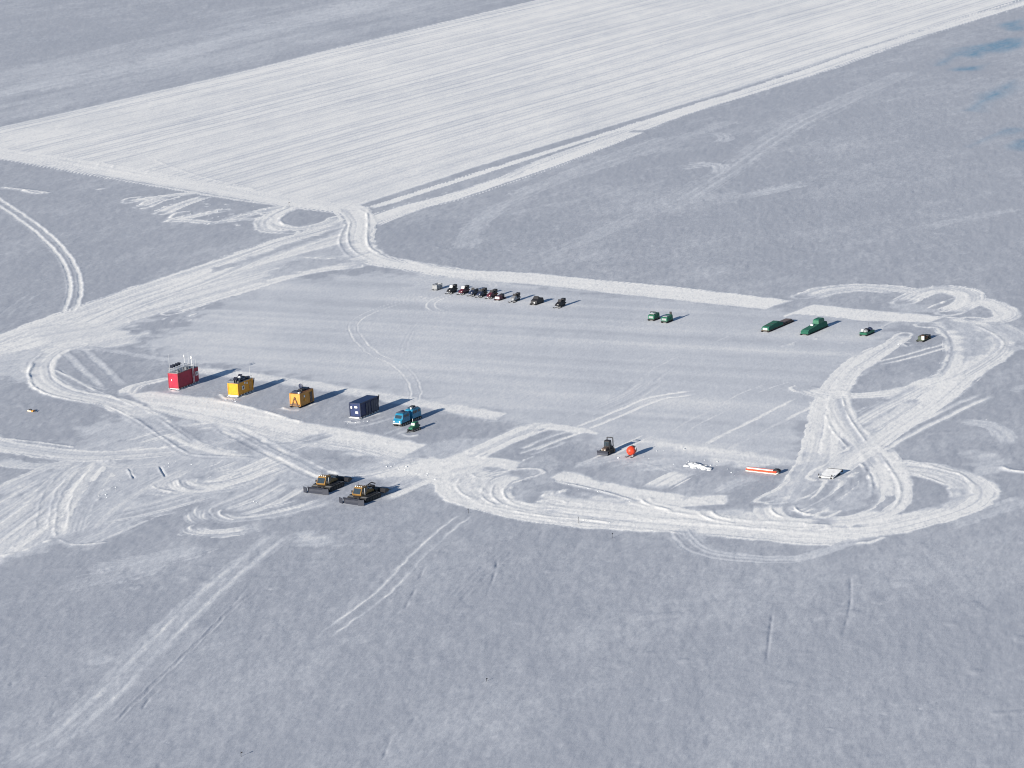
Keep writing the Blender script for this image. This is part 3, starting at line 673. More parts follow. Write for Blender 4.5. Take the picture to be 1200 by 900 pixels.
# ------------------------------------------------------------------ mesh builder
class MB:
    def __init__(s): s.v = []; s.f = []
    def add(s, vs_, fs): o = len(s.v); s.v += [tuple(q) for q in vs_]; s.f += [tuple(o + i for i in f) for f in fs]; return s
    def box(s, c, d, ry=0.0, rz=0.0, rx=0.0):
        R = Matrix.Rotation(rz, 3, 'Z') @ Matrix.Rotation(ry, 3, 'Y') @ Matrix.Rotation(rx, 3, 'X')
        P = [Vector(c) + R @ Vector((sx * d[0] / 2, sy * d[1] / 2, sz * d[2] / 2)) for sx in (-1, 1) for sy in (-1, 1) for sz in (-1, 1)]
        return s.add(P, [(0, 1, 3, 2), (4, 6, 7, 5), (0, 4, 5, 1), (2, 3, 7, 6), (0, 2, 6, 4), (1, 5, 7, 3)])
    def prism(s, prof, y0, y1, inset=0.0):
        """outline in x,z pulled from y0 to y1; inset narrows the upper half (tumblehome)"""
        n = len(prof); zs = [p[1] for p in prof]; zm = (min(zs) + max(zs)) / 2; h = max(max(zs) - zm, 1e-6)
        k = lambda z: inset * max(0, (z - zm) / h)
        P = [(x, y0 + k(z), z) for x, z in prof] + [(x, y1 - k(z), z) for x, z in prof]
        return s.add(P, [tuple(range(n)), tuple(range(2 * n - 1, n - 1, -1))] + [(i, i + n, (i + 1) % n + n, (i + 1) % n) for i in range(n)])
    def tube(s, p, q, r, n=8, r1=None):
        p, q = Vector(p), Vector(q); r1 = r if r1 is None else r1
        z = (q - p).normalized(); a = z.orthogonal().normalized(); b = z.cross(a)
        P = [p + (a * math.cos(2 * math.pi * i / n) + b * math.sin(2 * math.pi * i / n)) * r for i in range(n)] + \
            [q + (a * math.cos(2 * math.pi * i / n) + b * math.sin(2 * math.pi * i / n)) * r1 for i in range(n)]
        return s.add(P, [(i, (i + 1) % n, (i + 1) % n + n, i + n) for i in range(n)] + [tuple(range(n - 1, -1, -1)), tuple(range(n, 2 * n))])
    def path(s, pts, r, n=6):
        for a, b in zip(pts[:-1], pts[1:]): s.tube(a, b, r, n)
        return s
    def ball(s, c, d, nu=14, nv=8, lump=0.0, seed=0, zmin=None):
        rg = random.Random(seed); P = []; F = []
        for i in range(nv + 1):
            t = math.pi * i / nv
            for j in range(nu):
                p = 2 * math.pi * j / nu; k = 1 + (rg.random() - .5) * lump
                z = c[2] + d[2] * math.cos(t) * k
                if zmin is not None: z = max(z, zmin)
                P.append((c[0] + d[0] * math.sin(t) * math.cos(p) * k, c[1] + d[1] * math.sin(t) * math.sin(p) * k, z))
        for i in range(nv):
            for j in range(nu):
                F.append((i * nu + j, (i + 1) * nu + j, (i + 1) * nu + (j + 1) % nu, i * nu + (j + 1) % nu))
        return s.add(P, F)
    def corrugated(s, L, Wd, z0, z1, pitch=.28, amp=.025):
        """container shell with folded steel sides"""
        def run(a, b):
            a, b = Vector(a), Vector(b); n = max(2, int((b - a).length / pitch)); d = (b - a) / n
            nrm = Vector((-(b - a).y, (b - a).x)).normalized() * amp; out = []
            for i in range(n):
                for t, o in ((0, 0), (.25, 0), (.5, 1), (.75, 1)): out.append(a + d * (i + t) + nrm * o)
            return out
        x, y = L / 2, Wd / 2
        pts = run((x, y), (-x, y)) if False else []
        pts += run((x, -y), (x, y)) + run((x, y), (-x, y)) + run((-x, y), (-x, -y)) + run((-x, -y), (x, -y))
        n = len(pts)
        return s.add([(p.x, p.y, z0) for p in pts] + [(p.x, p.y, z1) for p in pts],
                     [(i, (i + 1) % n, (i + 1) % n + n, i + n) for i in range(n)] + [tuple(range(n - 1, -1, -1)), tuple(range(n, 2 * n))])
    def build(s, name, mt, parent=None, smooth=False, bevel=0.0):
        me = bpy.data.meshes.new(name); me.from_pydata(s.v, [], s.f); me.validate()
        bm = __import__('bmesh').new(); bm.from_mesh(me); __import__('bmesh').ops.recalc_face_normals(bm, faces=bm.faces); bm.to_mesh(me); bm.free()
        if smooth: me.polygons.foreach_set('use_smooth', np.ones(len(me.polygons), bool))
        me.materials.append(M[mt] if isinstance(mt, str) else mt)
        o = bpy.data.objects.new(name, me); C.objects.link(o)
        if parent: o.parent = parent
        if bevel > 0:
            k = o.modifiers.new('edge', 'BEVEL'); k.width = bevel; k.segments = 2; k.limit_method = 'ANGLE'
        return o

def tag(o, label, cat, group=None):
    o['label'] = label; o['category'] = cat
    if group: o['group'] = group
    return o

def thing(name, label, cat, px, heading=237.0, group=None, dz=0.0, off=(0, 0)):
    x, y = g(*px); c, s_ = math.cos(RAD(heading)), math.sin(RAD(heading))
    x += off[0] * c - off[1] * s_; y += off[0] * s_ + off[1] * c
    o = bpy.data.objects.new(name, None); C.objects.link(o); o.empty_display_size = .5
    o.location = (x, y, hz(x, y) + dz); o.rotation_euler = (0, 0, RAD(heading))
    return tag(o, label, cat, group)

def kids(o): return [c for c in bpy.data.objects if c.parent == o]
def dup(root, px, heading, label):
    r = root.copy(); C.objects.link(r); x, y = g(*px); r.location = (x, y, hz(x, y)); r.rotation_euler = (0, 0, RAD(heading)); r['label'] = label
    for ch in kids(root):
        c = ch.copy(); C.objects.link(c); c.parent = r
        for gr in kids(ch):
            d = gr.copy(); C.objects.link(d); d.parent = c
    return r

def sledge(t, L, Wd, h=.35, mt='pale', beams=5, nose=.5):
    """two runners with upturned noses and cross beams"""
    for sy in (-1, 1):
        y = sy * (Wd / 2 - .18)
        prof = [(-L / 2 - .1, .0), (L / 2, .0), (L / 2 + nose, .28), (L / 2 + nose - .1, .36), (L / 2 - .05, .14), (-L / 2 - .1, .14)]
        MB().prism(prof, y - .14, y + .14).build('runner', mt, t)
    for k in range(beams):
        x = -L / 2 + .3 + (L - .6) * k / (beams - 1)
        MB().box((x, 0, (.14 + h) / 2 - .001), (.22, Wd - .08, h - .142)).build('cross_beam', mt, t)

# ------------------------------------------------------------------ the row of living containers
def shell(t, L, Wd, z0, h, body, frame, roof):
    MB().corrugated(L - .16, Wd - .10, z0 + .02, z0 + h - .02).build('container_wall', body, t)
    f = MB()
    for sx in (-1, 1):
        for sy in (-1, 1): f.box((sx * (L / 2 - .06), sy * (Wd / 2 - .06), z0 + h / 2), (.14, .14, h))
    for z in (z0 + .06, z0 + h - .06):
        for sy in (-1, 1): f.box((0, sy * (Wd / 2 - .05), z), (L - .26, .11, .13))
        for sx in (-1, 1): f.box((sx * (L / 2 - .05), 0, z), (.11, Wd - .26, .13))
    f.build('corner_frame', frame, t)
    MB().box((0, 0, z0 + h + .02), (L - .02, Wd - .02, .05)).build('roof', roof, t)

def door(t, x, y, z, wd, h, side, mt, label=None):
    d = MB().box((x, y, z + h / 2), (wd, .07, h) if side == 'y' else (.07, wd, h)).build('door', mt, t)
    if side == 'y': MB().box((x + wd * .35, y + .06, z + h * .5), (.06, .06, .22)).build('handle', 'grey', d)
    else: MB().box((x + .06, y + wd * .35, z + h * .5), (.06, .06, .22)).build('handle', 'grey', d)
    return d

# --- tall red module
t = thing('container_cabin', 'tall red container cabin with solar panels, ladder and white masts on its roof', 'container cabin', (216.3, 452.3), 240)
LR, WR, z0, hR = 7.4, 2.5, .42, 3.2
sledge(t, 7.5, 2.4, .42, 'pale', 8)
a = MB(); a.corrugated(5.2, 2.4, z0 + .02, z0 + hR).build('container_wall', 'red', t).location = (1.2, 0, 0)
MB().corrugated(2.1, 2.4, z0 + .02, z0 + hR - .22).build('rear_cabin_wall', 'red', t).location = (-2.6, 0, 0)
f = MB()
for x in (3.80, -1.40):
    for sy in (-1, 1): f.box((x, sy * 1.2, z0 + hR / 2), (.13, .13, hR + .04))
for sy in (-1, 1):
    f.box((1.2, sy * 1.21, z0 + .06), (5.06, .12, .14)); f.box((1.2, sy * 1.21, z0 + hR - .04), (5.06, .12, .14))
f.box((3.80, 0, z0 + hR - .04), (.12, 2.24, .14)); f.box((3.80, 0, z0 + .06), (.12, 2.24, .14)); f.build('corner_frame', 'dark_red', t)
MB().box((1.2, 0, z0 + hR + .05), (5.34, 2.5, .06)).build('roof', 'grey', t)
MB().box((-2.6, 0, z0 + hR - .18), (2.18, 2.46, .06)).build('rear_roof', 'dark_blue', t)
l = MB()
for sx in (-.22, .22): l.tube((-1.62 + sx, 1.38, .4), (-1.62 + sx, 1.38, z0 + hR + .9), .035)
for k in range(11): l.tube((-1.84, 1.38, .6 + k * .3), (-1.40, 1.38, .6 + k * .3), .025)
l.build('ladder', 'white', t)
em = MB().box((-2.9, 1.30, z0 + 1.75), (.85, .06, .85)).build('white_emblem_panel', 'white', t)
MB().tube((-2.9, 1.335, z0 + 1.75), (-2.9, 1.36, z0 + 1.75), .27, 6).build('emblem_ring', 'maroon', em)
MB().tube((-2.9, 1.362, z0 + 1.75), (-2.9, 1.372, z0 + 1.75), .10, 8).build('emblem_dot', 'white', em)
MB().box((3.9, -.35, z0 + 1.75), (.05, .18, .3)).build('notice', 'white', t)
rl = MB()
for sy in (-1.15, 1.15):
    for k in range(6): rl.tube((-1.3 + k * 1.0, sy, z0 + hR + .05), (-1.3 + k * 1.0, sy, z0 + hR + .95), .03, 6)
    rl.tube((-1.3, sy, z0 + hR + .95), (3.7, sy, z0 + hR + .95), .03, 6); rl.tube((-1.3, sy, z0 + hR + .5), (3.7, sy, z0 + hR + .5), .025, 6)
for sx in (-1.3, 3.7):
    rl.tube((sx, -1.15, z0 + hR + .95), (sx, 1.15, z0 + hR + .95), .03, 6); rl.tube((sx, -1.15, z0 + hR + .5), (sx, 1.15, z0 + hR + .5), .025, 6)
rl.build('roof_railing', 'grey', t)
for k, (x, y) in enumerate(((3.3, -.5), (2.5, -.5), (1.5, -.5), (.7, -.5))):
    p = MB().box((x, y, z0 + hR + 1.35), (.62, .85, .06), ry=RAD(58)).build('solar_panel', 'panel', t)
    MB().tube((x, y, z0 + hR + .08), (x, y, z0 + hR + 1.3), .04, 6).build('post', 'grey', p)
for x, y, hh, hd in ((-1.2, -.4, 2.5, .18), (-2.5, .5, 1.9, .22)):
    mm = MB().tube((x, y, z0 + hR - .18), (x, y, z0 + hR + hh), .04, 8, .03).build('mast', 'white', t)
    MB().ball((x, y, z0 + hR + hh + .1), (hd, hd, hd * 1.5)).build('antenna_dome', 'white', mm, smooth=True)
for x, y, hh in ((3.4, -1.0, 4.0), (-3.4, -.9, 3.0), (-3.2, 1.0, 1.6)):
    MB().tube((x, y, z0 + hR - .2), (x, y, z0 + hR + hh), .028, 6, .012).build('whip_antenna', 'pale', t)
for c, d in (((-.4, .5, z0 + hR + .28), (1.0, .8, .4)), ((2.6, .6, z0 + hR + .22), (.8, .6, .3))): MB().box(c, d).build('roof_box', 'steel', t)

# --- yellow module
t = thing('container_cabin', 'bright yellow container cabin with crates and antennas heaped on its roof', 'container cabin', (282.6, 462.0), 240)
LY, WY, z0, hY = 5.6, 2.55, .5, 2.45
sledge(t, 5.8, 2.5, .5, 'pale', 6)
shell(t, LY, WY, z0, hY, 'yellow', 'yellow', 'steel')
wn = MB().box((.9, 1.27, z0 + 1.25), (.8, .08, .8)).build('window', 'white', t); MB().box((.9, 1.32, z0 + 1.25), (.46, .03, .46)).build('pane', 'glass', wn)
MB().box((-.6, 1.28, z0 + 1.9), (.3, .06, .45)).build('notice', 'white', t); MB().box((.2, 1.28, z0 + 2.1), (.32, .06, .35)).build('notice', 'white', t)
door(t, -1.75, 1.27, z0 + .12, .85, 1.95, 'y', 'orange', 'orange door in the long side')
MB().box((2.84, 0, .35), (.12, 2.3, .34)).build('front_skirt', 'white', t)
rb = [((2.2, -.5, .3), (.9, 1.0, .5)), ((.9, -.3, .35), (.8, .7, .6)), ((-.3, .4, .28), (1.0, .8, .45)), ((-1.4, -.2, .3), (.9, 1.2, .5)), ((1.6, .7, .2), (.6, .5, .3)), ((-2.2, .5, .25), (.6, .6, .4))]
for c, d in rb: MB().box((c[0], c[1], z0 + hY + c[2]), d, rz=c[0] * .2).build('roof_crate', random.choice(('black', 'steel', 'olive', 'dark_blue')), t)
for x, y, tl in ((1.9, .2, 50), (-.8, -.5, 50)):
    p = MB().box((x, y, z0 + hY + .85), (.7, .9, .05), ry=RAD(tl)).build('solar_panel', 'panel', t); MB().tube((x, y, z0 + hY + .05), (x, y, z0 + hY + .8), .035).build('post', 'grey', p)
MB().ball((.4, .2, z0 + hY + .75), (.3, .3, .3)).tube((.4, .2, z0 + hY), (.4, .2, z0 + hY + .5), .08).build('antenna_dome', 'white', t, smooth=True)
MB().tube((-2.4, .9, z0 + hY), (-2.4, .9, z0 + hY + 2.9), .035, 6, .012).build('whip_antenna', 'pale', t)
MB().tube((-2.9, 1.0, .7), (-3.3, 1.25, z0 + hY - .1), .12, 8).build('exhaust_pipe', 'black', t)
rk = MB()
for sx in (-1, 1):
    for sy in (-1, 1): rk.tube((sx * 2.6, sy * 1.15, z0 + hY), (sx * 2.6, sy * 1.15, z0 + hY + .55), .03, 6)
for sy in (-1, 1): rk.tube((-2.6, sy * 1.15, z0 + hY + .55), (2.6, sy * 1.15, z0 + hY + .55), .03, 6)
rk.build('roof_rail', 'steel', t)

# --- orange module
t = thing('container_cabin', 'orange brown container cabin with a dark drawbar folded up against its end', 'container cabin', (354.2, 474.0), 240)
LO, WO, z0, hO = 5.1, 2.5, .34, 2.55
sledge(t, 5.2, 2.45, .34, 'black', 5, .3)
shell(t, LO, WO, z0, hO, 'orange', 'orange', 'rust')
ab = MB()
for sy in (-1, 1): ab.tube((2.72, sy * .75, .35), (2.70, 0, z0 + 1.9), .075, 8)
ab.tube((2.72, -.5, z0 + .55), (2.72, .5, z0 + .55), .06, 8)
ab.build('drawbar', 'brown', t)
MB().box((2.62, .0, z0 + .25), (.10, 2.3, .30)).build('bumper', 'brown', t)
MB().box((.9, 1.26, z0 + 1.75), (.4, .06, .4)).build('notice', 'white', t); MB().box((.7, 1.26, z0 + 1.0), (.55, .06, .5)).build('hatch', 'yellow', t)
door(t, -1.6, 1.25, z0 + .1, .85, 2.0, 'y', 'brown')
for c, d, k in (((1.6, -.2, .22), (1.2, 1.3, .35), 'dark_blue'), ((0.2, .2, .3), (1.0, .9, .5), 'black'), ((-1.3, 0, .25), (1.2, 1.5, .4), 'dark_blue'), ((1.9, .8, .16), (.6, .4, .25), 'pale')):
    MB().box((c[0], c[1], z0 + hO + c[2]), d).build('roof_crate', k, t)
p = MB().ball((-.35, -.3, z0 + hO + .95), (.12, .5, .5)).build('satellite_dish', 'dark_blue', t, smooth=True); MB().tube((-.35, -.3, z0 + hO), (-.35, -.3, z0 + hO + .8), .05).build('post', 'steel', p)
for x, y, hh in ((.9, -.6, 1.6), (-1.5, -.5, 1.9)): MB().tube((x, y, z0 + hO), (x, y, z0 + hO + hh), .03, 6, .015).build('whip_antenna', 'steel', t)

# --- navy module
t = thing('container_cabin', 'dark navy blue container cabin with white signs on its near end', 'container cabin', (427.2, 485.0), 239); t.scale = (1.1, 1.08, 1.08)
LB, WB, z0, hB = 6.06, 2.44, .38, 2.6
sledge(t, 6.1, 2.4, .38, 'pale', 7)
shell(t, LB, WB, z0, hB, 'navy', 'dark_blue', 'navy')
for y, z, d in ((-.75, 1.75, (.3, .42)), (.25, 1.85, (.62, .32)), (.25, .85, (.28, .42)), (.55, .85, (.22, .42))):
    MB().box((3.02, y, z0 + z), (.05, d[0], d[1])).build('sign_plate', 'white', t)
for x in (.9, .1, -.9, -1.6): MB().box((x, 1.23, z0 + 1.25), (.62, .06, 2.05)).build('side_panel', 'dark_blue', t)
door(t, -2.35, 1.22, z0 + .1, .8, 2.05, 'y', 'dark_blue')
MB().tube((-3.15, 1.0, z0 + 1.0), (-3.55, 1.05, z0 + hB + .15), .10, 8).build('exhaust_pipe', 'black', t)
MB().box((3.2, 0, .30), (.14, 2.0, .22)).build('front_skirt', 'white', t)

# ------------------------------------------------------------------ articulated tracked carrier
t = thing('articulated_tracked_carrier', 'bright blue articulated tracked carrier of two cabins beside the navy container', 'tracked carrier', (477.5, 493.4), 238); t.scale = (1.1, 1.1, 1.1)
for x0, front in ((1.85, True), (-1.85, False)):
    prof = [(x0 - 1.45, .62), (x0 + 1.40, .62), (x0 + 1.50, 1.05), (x0 + 1.05, 1.35), (x0 + .75, 2.05), (x0 + .45, 2.22), (x0 - 1.30, 2.22), (x0 - 1.48, 1.95)] if front else \
           [(x0 - 1.45, .62), (x0 + 1.40, .62), (x0 + 1.48, 1.4), (x0 + 1.25, 2.05), (x0 + 1.0, 2.2), (x0 - 1.15, 2.2), (x0 - 1.45, 1.95)]
    b = MB().prism(prof, -.92, .92, .16).build('front_cabin' if front else 'rear_cabin', 'cyan', t, bevel=.05)
    for sx in ((-.85, 0.0) if front else (-.8, .1, .8)):
        for sy in (-1, 1): MB().box((x0 + sx, sy * .845, 1.72), (.62, .05, .42), rx=sy * RAD(8)).build('side_window', 'glass', b)
    if front:
        MB().box((x0 + .93, 0, 1.70), (.05, 1.35, .62), ry=RAD(-23)).build('windscreen', 'glass', b)
        for sy in (-1, 1): MB().tube((x0 + 1.44, sy * .6, .98), (x0 + 1.55, sy * .6, .98), .13, 10).build('headlight', 'lamp', b)
        MB().box((x0 + 1.58, 0, .66), (.14, 1.6, .2)).build('bumper', 'pale', b)
    else:
        MB().box((x0 - 1.46, 0, 1.72), (.05, .9, .45)).build('rear_window', 'glass', b)
    rk = MB()
    for k in range(5): rk.tube((x0 - .9 + k * .35, -.65, 2.36), (x0 - .9 + k * .35, .65, 2.36), .03, 6)
    for sy in (-.65, .65):
        rk.tube((x0 - 1.0, sy, 2.36), (x0 + .6, sy, 2.36), .035, 6)
        for q in (-.9, .4): rk.tube((x0 + q, sy, 2.18), (x0 + q, sy, 2.36), .03, 6)
    rk.build('roof_rack', 'dark_blue', b)
    if front: MB().ball((x0 - .3, .1, 2.52), (.45, .35, .16), lump=.2, seed=3).build('roof_bundle', 'dark_blue', b)
    else: MB().box((x0 - .2, -.1, 2.5), (.8, .7, .2)).build('roof_bundle', 'black', b); MB().ball((x0 + .9, .3, 2.4), (.16, .16, .2)).build('roof_lamp', 'white', b)
    for sy in (-1, 1):
        y = sy * .62
        tr = MB().prism([(x0 - 1.35, .12), (x0 - 1.15, .0), (x0 + 1.05, .0), (x0 + 1.42, .32), (x0 + 1.3, .55), (x0 - 1.3, .55), (x0 - 1.45, .35)], y - .31, y + .31).build('track', 'rubber', t)
        for k in range(4): MB().tube((x0 - .95 + k * .6, y + sy * .312, .26), (x0 - .95 + k * .6, y + sy * .345, .26), .2, 10).build('road_wheel', 'steel', tr)
MB().tube((-.5, 0, .85), (.5, 0, .85), .16, 10).build('coupling', 'black', t)

# --- small green tracked machine
t = thing('tracked_utility_vehicle', 'small dark green tracked machine with a drawbar, next to the blue carrier', 'tracked vehicle', (485.2, 503.0), 233)
for sy in (-1, 1):
    tr = MB().prism([(-1.2, .2), (-1.0, 0), (.95, 0), (1.25, .3), (1.1, .5), (-1.1, .5)], sy * .58 - .2, sy * .58 + .2).build('track', 'rubber', t)
    for k in range(3): MB().tube((-.7 + k * .7, sy * .785, .24), (-.7 + k * .7, sy * .815, .24), .19, 10).build('road_wheel', 'steel', tr)
MB().prism([(-1.15, .45), (1.1, .45), (1.15, .85), (.3, 1.0), (.1, 1.05), (-1.15, 1.0)], -.5, .5, .05).build('hull', 'green', t, bevel=.04)
cb = MB().prism([(-1.0, 1.0), (.35, 1.0), (.15, 1.6), (-.05, 1.7), (-.95, 1.7)], -.52, .52, .08).build('cab', 'green', t, bevel=.04)
MB().box((.27, 0, 1.33), (.05, .8, .42), ry=RAD(-18)).build('windscreen', 'lamp', cb)
for sy in (-1, 1): MB().box((-.4, sy * .505, 1.38), (.7, .04, .36)).build('side_window', 'glass', cb)
MB().tube((-.2, -.35, 1.7), (-.2, -.35, 2.3), .05, 8).build('exhaust_pipe', 'pale', t)
MB().path([(1.1, .25, .5), (2.35, 0, .12), (1.1, -.25, .5)], .06).build('drawbar', 'black', t)
MB().box((-1.3, 0, .8), (.35, .9, .3)).build('rear_rack', 'black', t)

# ------------------------------------------------------------------ snow groomers
def groomer(label, px, hd):
    t = thing('snow_groomer', label, 'snow groomer', px, hd, 'yellow snow groomers parked below the front road')
    for sy in (-1, 1):
        tr = MB().prism([(-2.35, .45), (-2.05, .05), (-1.7, 0), (1.5, 0), (1.95, .12), (2.3, .5), (2.1, .82), (1.7, .88), (-1.8, .88), (-2.2, .75)], sy * 1.35 - .62, sy * 1.35 + .62).build('track', 'rubber', t)
        gs = MB()
        for k in range(15): gs.box((-1.95 + k * .28, sy * 1.35, .92), (.07, 1.22, .07))
        gs.build('grouser', 'steel', tr)
        for k in range(5): MB().tube((-1.5 + k * .75, sy * 1.972, .38), (-1.5 + k * .75, sy * 2.01, .38), .30, 12).build('road_wheel', 'black', tr)
    MB().prism([(-2.1, .5), (2.3, .5), (2.3, .95), (1.9, 1.15), (-2.1, 1.15)], -.7, .7).build('chassis', 'black', t)
    fd = MB()
    for sy in (-1, 1): fd.box((.2, sy * 1.32, 1.06), (3.2, 1.1, .07))
    fd.build('fender', 'black', t)
    c = MB().prism([(.15, 1.15), (2.0, 1.15), (2.15, 1.45), (1.55, 2.5), (1.35, 2.62), (.25, 2.62), (.15, 2.5)], -.95, .95, .14).build('cab', 'groomer', t, bevel=.05)
    MB().box((1.90, 0, 1.97), (.05, 1.45, .98), ry=RAD(-29.7)).build('windscreen', 'glass', c)
    for sy in (-1, 1): MB().prism([(.4, 1.6), (1.75, 1.6), (1.4, 2.35), (.4, 2.35)], sy * .90 - .03, sy * .90 + .03).build('side_window', 'glass', c)
    wb = MB()
    for q in range(4): wb.box((1.35, -.6 + q * .4, 2.72), (.14, .2, .14))
    wb.build('work_light', 'lamp', c)
    MB().box((1.0, .99, 1.75), (.09, .06, 1.3)).build('door_post', 'pale', c)
    MB().tube((.5, -.7, 2.6), (.5, -.7, 3.2), .03, 6).build('whip_antenna', 'black', c)
    MB().prism([(-2.0, 1.15), (.1, 1.15), (.1, 1.85), (-1.0, 1.75), (-1.9, 1.5)], -.8, .8, .08).build('engine_cover', 'groomer', t, bevel=.05)
    MB().box((-1.2, .25, 1.82), (.9, .7, .16), ry=RAD(-12)).build('deck_plate', 'pale', t)
    MB().tube((-.25, .6, 1.8), (-.25, .6, 2.4), .09, 10).build('exhaust_pipe', 'steel', t)
    bl = MB().prism([(3.35, .1), (3.55, .0), (3.75, .02), (3.52, .35), (3.5, .75), (3.72, 1.12), (3.55, 1.15), (3.32, .8), (3.30, .4)], -1.75, 1.75).build('blade', 'blade', t)
    for sy in (-1, 1):
        MB().box((3.78, sy * 2.15, .55), (.12, 1.05, 1.06), rz=sy * RAD(24)).build('blade_wing', 'blade', bl)
        MB().tube((2.2, sy * .5, .7), (3.35, sy * .8, .55), .11, 8).build('push_arm', 'black', t)
    MB().tube((2.2, 0, .95), (3.35, 0, .95), .09, 8).build('lift_cylinder', 'steel', t)
    tl = MB().prism([(-4.2, .55), (-3.1, .50), (-3.0, .95), (-3.3, 1.25), (-3.9, 1.25), (-4.25, .95)], -2.2, 2.2).build('tiller', 'black', t)
    MB().box((-4.5, 0, .75), (.75, 4.5, .06), ry=RAD(-14)).build('finisher_flap', 'rubber', tl)
    for sy in (-1, 1): MB().tube((-2.1, sy * .45, .85), (-3.2, sy * .7, .95), .1, 8).build('tiller_arm', 'black', t)
    rk_ = MB()
    for sy in (-1, 1):
        rk_.tube((-2.0, sy * .9, 1.15), (-2.0, sy * .9, 2.0), .05, 6); rk_.tube((-2.0, sy * .9, 2.0), (-.1, sy * .9, 2.1), .04, 6)
    rk_.tube((-2.0, -.9, 2.0), (-2.0, .9, 2.0), .05, 6); rk_.build('deck_rail', 'black', t)
    MB().box((-1.7, -.5, 1.45), (.6, .7, .5)).build('battery_box', 'black', t)
    for sy in (-1, 1): MB().box((1.75, sy * 1.15, 1.75), (.08, .32, .42)).build('mirror', 'black', t)
    return t
hd1, hd2 = 238, 236
def back(px, d, hd):
    x, y = g(*px); return x + d * math.cos(RAD(hd + 180)), y + d * math.sin(RAD(hd + 180))
g1 = groomer('farther yellow snow groomer with a black front blade, near the front road', (370.8, 576.8), hd1)
x, y = back((370.8, 576.8), 3.7, hd1); g1.location = (x, y, hz(x, y)); g1.scale = (1.06, 1.04, 1.0)
x, y = back((412.6, 589.6), 3.7, hd2)
g2 = g1.copy(); C.objects.link(g2); g2.location = (x, y, hz(x, y)); g2.rotation_euler = (0, 0, RAD(hd2)); g2['label'] = 'nearer yellow snow groomer whose rear deck carries a winch boom and spare gear'
for ch in kids(g1):
    c = ch.copy(); C.objects.link(c); c.parent = g2
    for gr in kids(ch):
        d = gr.copy(); C.objects.link(d); d.parent = c
wbm = MB(); wbm.tube((-1.6, 0, 1.6), (-1.9, 0, 2.25), .2, 10); wbm.path([(-1.9, -.5, 2.1), (-2.7, -.3, 2.35), (-3.4, 0, 2.0)], .1, 8); wbm.box((-2.0, .3, 1.9), (.7, .8, .4)); wbm.build('winch', 'black', g2)
wbm = MB(); wbm.box((-2.4, -.8, 1.2), (.9, .6, .5)); wbm.box((-2.4, .7, 1.15), (.7, .6, .4)); wbm.build('tool_box', 'black', g2)

# ------------------------------------------------------------------ bulldozer, shelter, pile and flat things of the middle
t = thing('bulldozer', 'black and brown tracked bulldozer with an open hoop behind its cab', 'bulldozer', (711.8, 529.6), 237)
for sy in (-1, 1):
    tr = MB().prism([(-1.3, .3), (-1.0, 0), (1.0, 0), (1.35, .35), (1.15, .75), (-1.1, .75)], sy * .78 - .24, sy * .78 + .24).build('track', 'rubber', t)
    for q in (-.9, .95): MB().tube((q, sy * 1.022, .38), (q, sy * 1.06, .38), .27, 10).build('road_wheel', 'brown', tr)
MB().prism([(.1, .5), (1.3, .5), (1.35, 1.0), (1.25, 1.2), (.1, 1.3)], -.5, .5, .05).build('hood', 'brown', t, bevel=.03)
MB().prism([(-1.25, .5), (.1, .5), (.1, 1.2), (-1.25, 1.2)], -.6, .6).build('hull', 'black', t)
c = MB().prism([(-.75, 1.2), (.2, 1.2), (.12, 2.35), (-.05, 2.45), (-.65, 2.45)], -.62, .62, .08).build('cab', 'black', t, bevel=.03)
MB().box((.19, 0, 1.85), (.04, .95, .75), ry=RAD(-4)).build('windscreen', 'glass', c)
for sy in (-1, 1): MB().box((-.3, sy * .60, 1.85), (.6, .04, .65)).build('side_window', 'glass', c)
hp = MB(); hp.box((-1.15, .62, 1.9), (.14, .14, 1.7)); hp.box((-1.15, -.62, 1.9), (.14, .14, 1.7)); hp.box((-1.15, 0, 2.75), (.14, 1.1, .14)); hp.build('rear_hoop', 'black', t)
MB().tube((.7, .3, 1.2), (.7, .3, 2.1), .06, 8).build('exhaust_pipe', 'black', t)
bl = MB().prism([(1.65, .05), (1.8, .0), (1.95, .05), (1.78, .4), (1.92, .85), (1.8, .88), (1.62, .5)], -1.15, 1.15).build('blade', 'blade', t)
for sy in (-1, 1):
    MB().tube((.6, sy * .62, .55), (1.66, sy * .62, .4), .07, 8).build('push_arm', 'brown', t)
    MB().tube((1.36, sy * .32, .95), (1.42, sy * .32, .95), .1, 10).build('headlight', 'lamp', t)
MB().box((-1.55, 0, .55), (.45, .9, .35)).build('winch', 'black', t)

t = thing('rounded_shelter', 'small orange red rounded shelter on skids beside the black bulldozer', 'shelter', (740.3, 533.2), 237)
MB().ball((.15, 0, 1.12), (.98, .85, .88), 12, 8).build('shell', 'vermilion', t, smooth=True)
MB().tube((-.45, 0, 1.2), (-.78, 0, 1.26), .80, 14, .70).build('rear_cover', 'black', t)
MB().prism([(-.42, 1.62), (-.12, 1.78), (-.05, 1.35), (-.35, 1.15)], .735, .80).build('side_highlight', 'white', t)  # white plate standing in for the bright highlight band on the shell
MB().box((1.02, .1, 1.15), (.06, .5, .42), ry=RAD(-6)).build('front_window', 'glass', t)
for sy in (-1, 1): MB().prism([(-1.0, 0), (1.2, 0), (1.5, .25), (1.4, .3), (1.1, .12), (-1.0, .12)], sy * .55 - .1, sy * .55 + .1).build('runner', 'steel', t)
lg = MB()
for sx in (-.5, .6):
    for sy in (-1, 1): lg.tube((sx, sy * .55, .1), (sx * .8, sy * .4, .6), .07, 8)
lg.build('support_leg', 'steel', t)
MB().path([(-.6, .1, 2.0), (-.7, .1, 2.25), (-.95, .1, 2.2)], .04).build('vent_pipe', 'grey', t)

